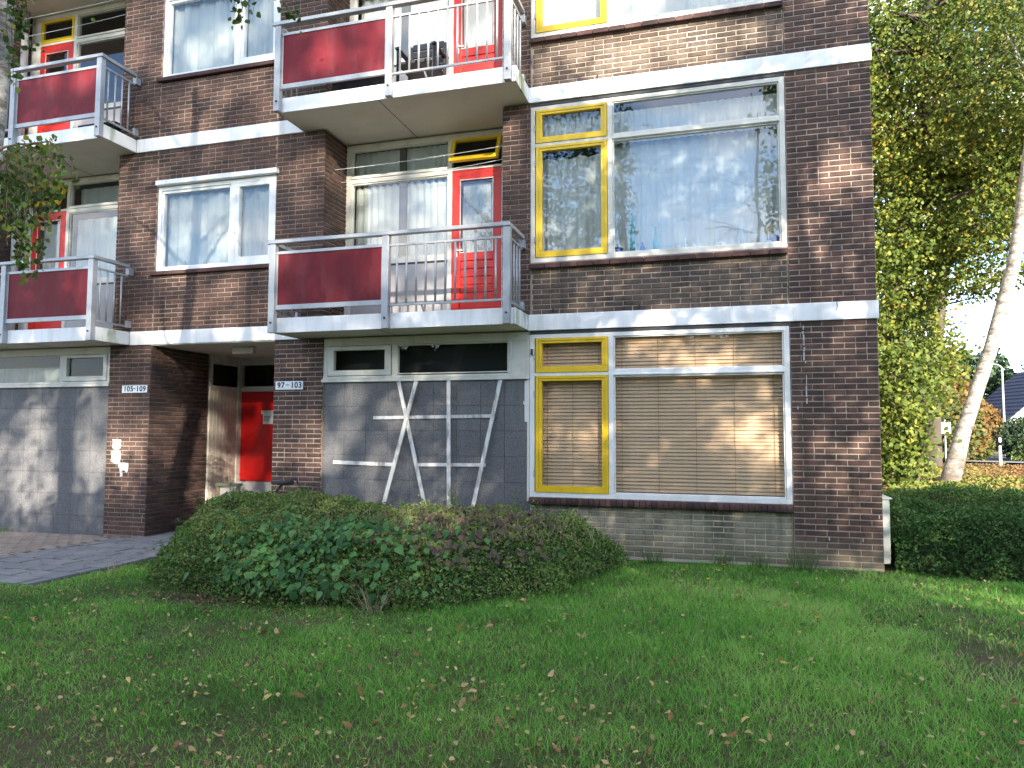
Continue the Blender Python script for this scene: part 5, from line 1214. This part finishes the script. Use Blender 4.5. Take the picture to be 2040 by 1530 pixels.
def acc(C):
    t = C[:, 1]/SUN.y; X = C[:, 0]-SUN.x*t; Z = C[:, 2]-SUN.z*t
    f = lit_fraction(X, Z); gap = (C[:, 1] > -20) & (C[:, 0] > -4.1) & (C[:, 0] < 1.4) & (C[:, 2] > 5.6)
    f = np.where((Z > .3) & (X < .6), f**.62, f); f = np.where((Z > 3.3) & (X > -6.6) & (X < .6), np.maximum(f, .62), f); f = np.where(gap, 1.0, f); return rng.random(len(C)) > f
def shade_tree(kind, x, y, h, r, zlow, n, size, label, bark, lmat, clump=.22, nb=24, per=22):
    dx = rnd.uniform(-.4, .4)
    tr = [(x, y, -.1), (x+dx*.3, y, h*.25), (x+dx*.6, y, h*.5), (x+dx, y, h*.75), (x+dx*1.1, y, h*.95)]; rr = [.13, .10, .07, .045, .015]
    zc = (zlow+h)/2; hz = (h-zlow)/2
    tree(kind, label, 'tree', tr, rr, [(x, y, zc, r, 1.1, hz, 1)], n, size, lmat, bark, lambda P, m: np.clip(rng.normal(.4, .25, m), 0, 1), nb=nb, hang=1.0, clump=clump, accept=acc, seg=10, per=per)
shade_tree('birch_tree', -7.3, -13.2, 13, 2.3, 1.2, 17000, .115, 'birch behind the camera, leftmost of the row', M['birch'], M['lf_birch'])
shade_tree('birch_tree', -4.1, -12.6, 12.5, 2.2, 1.0, 17000, .115, 'birch behind the camera, mirrored in the yellow casements', M['birch'], M['lf_birch'])
shade_tree('birch_tree', -.6, -13.6, 11.5, 2.3, 1.0, 17000, .115, 'birch behind the camera near the middle of the row', M['birch'], M['lf_birch'])
shade_tree('birch_tree', 3.7, -13.0, 11, 2.2, 1.2, 17000, .115, 'birch behind the camera, right of the middle of the row', M['birch'], M['lf_birch'])
shade_tree('birch_tree', 5.9, -12.4, 12.5, 2.3, 1.0, 17000, .115, 'birch behind the camera casting shade on the corner pier', M['birch'], M['lf_birch'])
shade_tree('lime_tree', 9.4, -12.6, 9.0, 2.4, .5, 17000, .13, 'low lime behind the camera shading the shrub bed', M['bark'], M['lf_lime'])
def acc2(C):  # cuts the near crown so crisp sun specks land on the facade
    t = C[:, 1]/SUN.y; X = C[:, 0]-SUN.x*t; Z = C[:, 2]-SUN.z*t
    f = np.maximum(lit_fraction(X, Z), .16); h = fbm(X, Z, 3.2, 131)
    return (h > .22+.52*f) & (rng.random(len(C)) > f*.45)
tree('birch_tree', 'slim birch added on the camera side to dapple the facade, right of the row', 'tree', [(6.3, -9.4, -.1), (6.1, -9.3, 3), (5.6, -8.9, 6), (5.0, -8.5, 9.5)], [.14, .12, .09, .04],
     [(3.4, -8.2, 7.9, 2.9, .5, 1.9, 1)], 19000, .075, M['lf_birch'], M['birch'], lambda P, m: np.clip(rng.normal(.4, .25, m), 0, 1), nb=20, hang=1.0, clump=.16, accept=acc2, seg=10, per=20)  # unseen near layer of twigs, added for sharper dapples
def far_shade(x, y, h, label):  # unseen far limes added to shade the left wall, clear of reflections
    tree('lime_tree', label, 'tree', [(x, y, -.1), (x+.2, y, h*.3), (x, y+.2, h*.55), (x+.3, y, h*.9)], [.3, .25, .18, .05], [(x, y, h*.64, 4.6, 2.2, h*.36, 1)], 20000, .26, M['lf_lime'], M['bark'], lambda P, m: np.clip(rng.normal(.35, .2, m), 0, 1), nb=24, clump=.45, accept=acc, seg=10)
far_shade(5.0, -30, 25, 'added shade lime far behind the camera, left of the distant pair'); far_shade(12.5, -31, 26, 'added shade lime far behind the camera, right of the distant pair')
# unseen hedge added to block low sun under the crowns and shade the lawn
hx = [(-18, -15.5), (20, -15.5), (20, -17.2), (-18, -17.2)]
shrub('shade_hedge', 'tall hedge added behind the camera to keep the lawn in shade', 'hedge', hx, lambda x, y: 4.1+1.0*fbm(x, y, .4, 15), 24000, .17, M['lf_right'], lambda P, n: rng.uniform(.2, .9, n), edge=.3, grid=.25, depth=.1)

# ------------------------------------------------------------------ far side of the road at the right
def far_bush(x, y, rx, ry, h, n, size, mat, label, t0, t1, name='garden_bush', cat='bush', group=None):
    root = empty(name, (x, y, 0), label=label, cat=cat, group=group)
    C = rng.normal(size=(n, 3)); C /= np.linalg.norm(C, axis=1)[:, None]; C *= (rng.random(n)**.33)[:, None]
    C[:, 2] = (C[:, 2]*.5+.5); lump = 1+.35*(fbm(C[:, 0]*2+x, C[:, 2]*2+y, 1.6, 3)-.5); C = C*np.array([rx, ry, h])*lump[:, None]
    leaves('foliage', C, size*rng.uniform(.6, 1.3, n), rng.uniform(t0, t1, n), mat, root, wid=.9, kind='stuff')
    q = MB(); q.tube([(0, 0, 0), (.05, 0, h*.5), (0, .05, h*.8)], [.07, .05, .02], 6); q.build('stem', M['bark'], root)
far_bush(6.9, 27.0, 2.2, 1.6, 3.3, 6000, .17, M['lf_far'], 'olive and yellow bush behind the square road sign', 0, .6)
far_bush(8.8, 31.0, 1.7, 1.6, 3.6, 5000, .18, M['lf_far'], 'russet autumn bush just left of the birch foot', .4, 1)
far_bush(12.0, 38.5, 1.5, 1.6, 3.4, 5500, .20, M['lf_far'], 'brown and orange bush between birch trunk and lamp post', .5, 1)
far_bush(13.0, 34.5, 1.3, 1.2, 2.2, 3500, .14, M['lf_pine'], 'rounded dark evergreen bush behind the clipped hedge', 0, .6)
far_bush(15.2, 41.0, 1.2, 1.2, 2.2, 3500, .18, M['lf_far'], 'reddish shrub in front of the white house gable', .6, 1)
far_bush(10.6, 34.0, 1.0, 1.0, 1.6, 2200, .14, M['lf_far'], 'pale yellow shrub at the left end of the clipped hedge', .15, .5)
far_bush(3.0, 24.0, 2.4, 1.8, 3.8, 6000, .18, M['lf_far'], 'green garden tree close behind the building corner across the road', 0, .45)
far_bush(20, 66, 4.5, 3, 9.0, 6500, .42, M['lf_pine'], 'tall blue-green pine above the navy roof', 0, 1, 'pine_tree', 'tree')
far_bush(26, 60, 4.0, 3, 9.2, 5000, .40, M['lf_far'], 'orange and green broadleaf tree at the right horizon', .3, .9, 'autumn_tree', 'tree')
far_bush(14, 60, 4.5, 3, 8.6, 6000, .42, M['lf_far'], 'brownish tree rising behind the birch trunk', .3, 1, 'autumn_tree', 'tree')
far_bush(8, 58, 4.0, 3, 8.0, 5000, .42, M['lf_far'], 'green-yellow tree far behind the road sign', .1, .6, 'autumn_tree', 'tree')
far_bush(32, 58, 5, 3, 8.5, 4000, .42, M['lf_pine'], 'dark evergreen beyond the white house', 0, 1, 'pine_tree', 'tree')
# clipped box hedge along the far pavement
def boxhedge(cx, cy, w_, d_, h, rot, label, n=16000):
    root = empty('box_hedge', (cx, cy, .1), label=label, cat='hedge'); root.rotation_euler.z = rot
    P = np.column_stack([rng.uniform(-w_/2, w_/2, n), rng.uniform(-d_/2, d_/2, n), rng.uniform(0, h, n)]); s = rng.integers(0, 4, n)
    P[s == 0, 2] = h; P[s == 1, 1] = -d_/2; P[s == 2, 0] = -w_/2; P[s == 3, 1] = d_/2; P[:, 2] += .08*(fbm(P[:, 0], P[:, 1], 1.2, 4)-.5); P += rng.normal(0, .03, P.shape)
    leaves('foliage', P, rng.uniform(.05, .10, n), rng.uniform(.1, 1, n), M['lf_hedge'], root, wid=.8, kind='stuff')
    q = MB(); q.box(-w_/2+.06, w_/2-.06, -d_/2+.06, d_/2-.06, 0, h-.08); q.build('branches', M['under'], root)  # dark core box, inner shade of the hedge given as colour
boxhedge(14.9, 33.6, 5.0, 1.4, 1.05, -.42, 'clipped box hedge with sunlit top at the far pavement corner')
boxhedge(19.5, 33.0, 4.5, 1.2, 1.0, -.42, 'right continuation of the clipped box hedge at the picture edge', 8000)
# white house with navy roof
H_ = empty('white_house', (21.3, 50, 0), label='white gabled house with navy tiled roof half hidden by shrubs', cat='house'); H_.rotation_euler.z = R(10)
q = MB(); w2, dp, ev, rg = 4.2, 6, 2.5, 6.0
V = [(-w2, 0, 0), (w2, 0, 0), (w2, 0, ev), (0, 0, rg), (-w2, 0, ev)]; V += [(a, dp, c) for a, b, c in V]
q.raw(V, [(0, 1, 2, 3, 4), (9, 8, 7, 6, 5), (0, 4, 9, 5), (1, 6, 7, 2)]); q.build('wall', M['render_white'], H_)
for s in (-1, 1):
    q = MB(); rows = 14
    for k in range(rows):
        a0, a1 = k/rows, (k+1.15)/rows; z0 = ev-.35+(rg-ev+.45)*a0; x0 = (w2+.4)*(1-a0); z1 = ev-.35+(rg-ev+.45)*min(a1, 1); x1 = (w2+.4)*(1-min(a1, 1))
        V = [(s*x0, -.4, z0+.10), (s*x0, dp+.3, z0+.10), (s*x1, dp+.3, z1+.04), (s*x1, -.4, z1+.04), (s*x0, -.4, z0+.02), (s*x0, dp+.3, z0+.02), (s*x1, dp+.3, z1-.03), (s*x1, -.4, z1-.03)]
        q.raw(V, [(0, 1, 2, 3), (7, 6, 5, 4), (0, 4, 5, 1), (0, 3, 7, 4)])
    q.build('roof', M['roof_navy'], H_)
for wx in (-2.6, .2):
    q = MB(); q.ring(wx, wx+1.1, 1.0, 2.2, .08, -.05, .05); f_ = q.build('window', M['frame_w'], H_); q = MB(); q.box(wx+.06, wx+1.04, -.01, .02, 1.06, 2.14); q.build('window_pane', M['dark'], f_)
# lamp post
lp = empty('street_lamp', (13.35, 38.1, 0), label='tall thin grey street lamp rising beside the white house', cat='street lamp')
q = MB(); q.tube([(0, 0, 0), (0, 0, 1.2), (0, 0, 1.21), (0, 0, 5.0)], [.085, .085, .055, .045], 10); q.build('pole', M['grey_pvc'], lp, smooth=True)
q = MB(); q.tube([(0, 0, 5.0), (-.05, 0, 5.15), (-.22, 0, 5.28), (-.5, 0, 5.3)], [.04, .04, .035, .03], 8); q.build('arm', M['grey_pvc'], lp, smooth=True)
q = MB(); q.box(-.95, -.45, -.09, .09, 5.24, 5.34); q.build('lamp_head', M['grey_pvc'], lp, .03)
# square white end-of-zone sign seen on its post
sg = empty('road_sign', (6.42, 22.6, 0), label='square white road sign with a diagonal stroke left of the birch', cat='sign'); sg.rotation_euler.z = R(-10)
q = MB(); q.tube([(0, .03, 0), (0, .03, 1.95)], [.03, .03], 8); q.build('post', M['metal'], sg)
q = MB(); q.box(-.19, .19, -.012, .012, 1.42, 1.85); q.build('sign_plate', M['enamel'], sg, .006)
q = MB(); q.bar((-.13, -.014, 1.5), (.14, -.014, 1.78), .022, .003); q.build('stroke', M['ink'], sg)
bp2 = empty('bollard', (10.1, 28.6, 0), label='white roadside post right of the birch foot', cat='bollard')
q = MB(); q.tube([(0, 0, 0), (0, 0, 1.25)], [.06, .05], 10); q.build('post', M['enamel'], bp2); q = MB(); q.tube([(0, 0, .9), (0, 0, 1.05)], [.062, .06], 10); q.build('band', M['ink'], bp2)
# parked dark car mostly hidden by leaves
def car(x, y, rot, label):
    c = empty('parked_car', (x, y, .03), label=label, cat='car'); c.rotation_euler.z = rot
    prof = [(-2.1, .35), (-2.15, .75), (-1.75, .95), (-1.2, 1.0), (-.7, 1.42), (.6, 1.45), (1.35, 1.02), (2.0, .9), (2.15, .6), (2.1, .3)]
    q = MB(); n_ = len(prof); V = []
    for s, k in ((-.82, 1), (-.70, 1.0), (.70, 1.0), (.82, 1)):
        for a, b in prof: V.append((a, s*(.86 if b > 1.1 else 1), b if abs(s) < .8 else min(b, b*.985)))
    F = []
    for r_ in range(3):
        for i in range(n_): F.append((r_*n_+i, r_*n_+(i+1) % n_, (r_+1)*n_+(i+1) % n_, (r_+1)*n_+i))
    F += [tuple(range(n_-1, -1, -1)), tuple(range(3*n_, 4*n_))]
    q.raw(V, F); q.build('body', M['car_paint'], c, .03)
    q = MB()
    for s in (-1, 1): q.poly([(-1.05, s*.79, 1.04), (1.15, s*.79, 1.04), (.52, s*.715, 1.38), (-.62, s*.715, 1.38)][::s])
    q.build('side_windows', M['dark'], c)
    q = MB(); q.poly([(1.38, -.66, 1.05), (1.38, .66, 1.05), (.68, .58, 1.41), (.68, -.58, 1.41)]); q.build('windscreen', M['dark'], c)
    for wx in (-1.35, 1.35):
        for s in (-.78, .78):
            w_ = MB(); w_.tube([(wx, s-.1, .31), (wx, s+.1, .31)], [.31, .31], 18); w_ = w_.build('wheel', M['plastic_dark'], c); h_ = MB(); h_.tube([(wx, s*1.0-.11, .31), (wx, s+.11, .31)], [.18, .18], 12); h_.build('rim', M['metal'], w_)
    for s in (-.6, .6): q = MB(); q.box(2.08, 2.16, s-.16, s+.16, .60, .72); q.build('headlight', M['enamel'], c, .02)
    q = MB(); q.box(2.13, 2.17, -.26, .26, .40, .50); q.build('licence_plate', M['flower'], c)
car(7.6, 31.2, R(155), 'dark parked car mostly hidden behind leaves left of the birch')
# bicycle standing by the entrance pillar behind the hedge
bk = empty('bicycle', (-6.95, -.42, .0), label='black bicycle standing behind the hedge with only its saddle showing', cat='bicycle')
for wx in (-.82, .12):
    q = MB(); n_ = 22; P = [(wx+.24*math.cos(t), 0, .25+.24*math.sin(t)) for t in np.linspace(0, 2*math.pi, n_)]; q.tube(P, [.018]*n_, 6, cap=False); w_ = q.build('wheel', M['plastic_dark'], bk)
    q = MB(); [q.tube([(wx, 0, .25), (wx+.23*math.cos(t), 0, .25+.23*math.sin(t))], [.0015]*2, 3) for t in np.linspace(0, 6.0, 14)]; q.build('spokes', M['metal'], w_)
q = MB(); bb_ = (-.40, 0, .30)
for a, b in ((bb_, (-.02, 0, .74)), (bb_, (-.72, 0, .50)), ((-.02, 0, .52), (-.72, 0, .50)), (bb_, (.12, 0, .25)), ((-.03, 0, .56), (.12, 0, .25)), ((-.70, 0, .58), (-.82, 0, .25))): q.tube([a, b], [.015, .015], 7)
q.build('frame', M['plastic_dark'], bk)
q = MB(); q.raw([(-.16, -.02, .80), (-.16, .02, .80), (.06, .085, .79), (.13, .075, .80), (.13, -.075, .80), (.06, -.085, .79), (-.16, -.02, .765), (-.16, .02, .765), (.06, .07, .745), (.13, .06, .75), (.13, -.06, .75), (.06, -.07, .745)], [(0, 5, 4, 3, 2, 1), (6, 7, 8, 9, 10, 11), (0, 1, 7, 6), (1, 2, 8, 7), (2, 3, 9, 8), (3, 4, 10, 9), (4, 5, 11, 10), (5, 0, 6, 11)]); q.build('saddle', M['plastic_dark'], bk, .012)
q = MB(); q.tube([(.10, 0, .77), (.13, 0, .82), (.20, 0, .83), (.23, 0, .76)], [.012]*4, 6); q.tube([(.0, 0, .74), (.02, 0, .78)], [.014, .014], 6); q.build('saddle_rail', M['plastic_dark'], bk)
q = MB(); q.tube([(-.58, -.24, .60), (-.66, -.2, .61), (-.70, 0, .58), (-.66, .2, .61), (-.58, .24, .60)], [.012]*5, 7); q.build('handlebar', M['metal'], bk)
# old wooden frame standing in the entrance
wf = empty('wooden_frame', (-7.93, -.16, -.07), label='small weathered wooden frame standing behind the hedge before the entrance', cat='frame')
for x in (-.17, .14): q = MB(); q.box(x-.022, x+.022, -.02, .02, 0, .76); q.build('leg', M['wood_raw'], wf, .003)
q = MB(); q.box(-.19, .17, -.05, .05, .76, .80); q.build('top_board', M['wood_green'], wf, .004)
q = MB(); q.box(-.148, .118, .0, .012, .30, .74); q.build('back_panel', M['boards'], wf)
q = MB(); q.box(-.148, .118, -.015, .015, .24, .29); q.build('cross_rail', M['wood_raw'], wf)
print('tris', sum(len(o.data.loop_triangles) or len(o.data.polygons) for o in bpy.data.objects if o.type == 'MESH'))
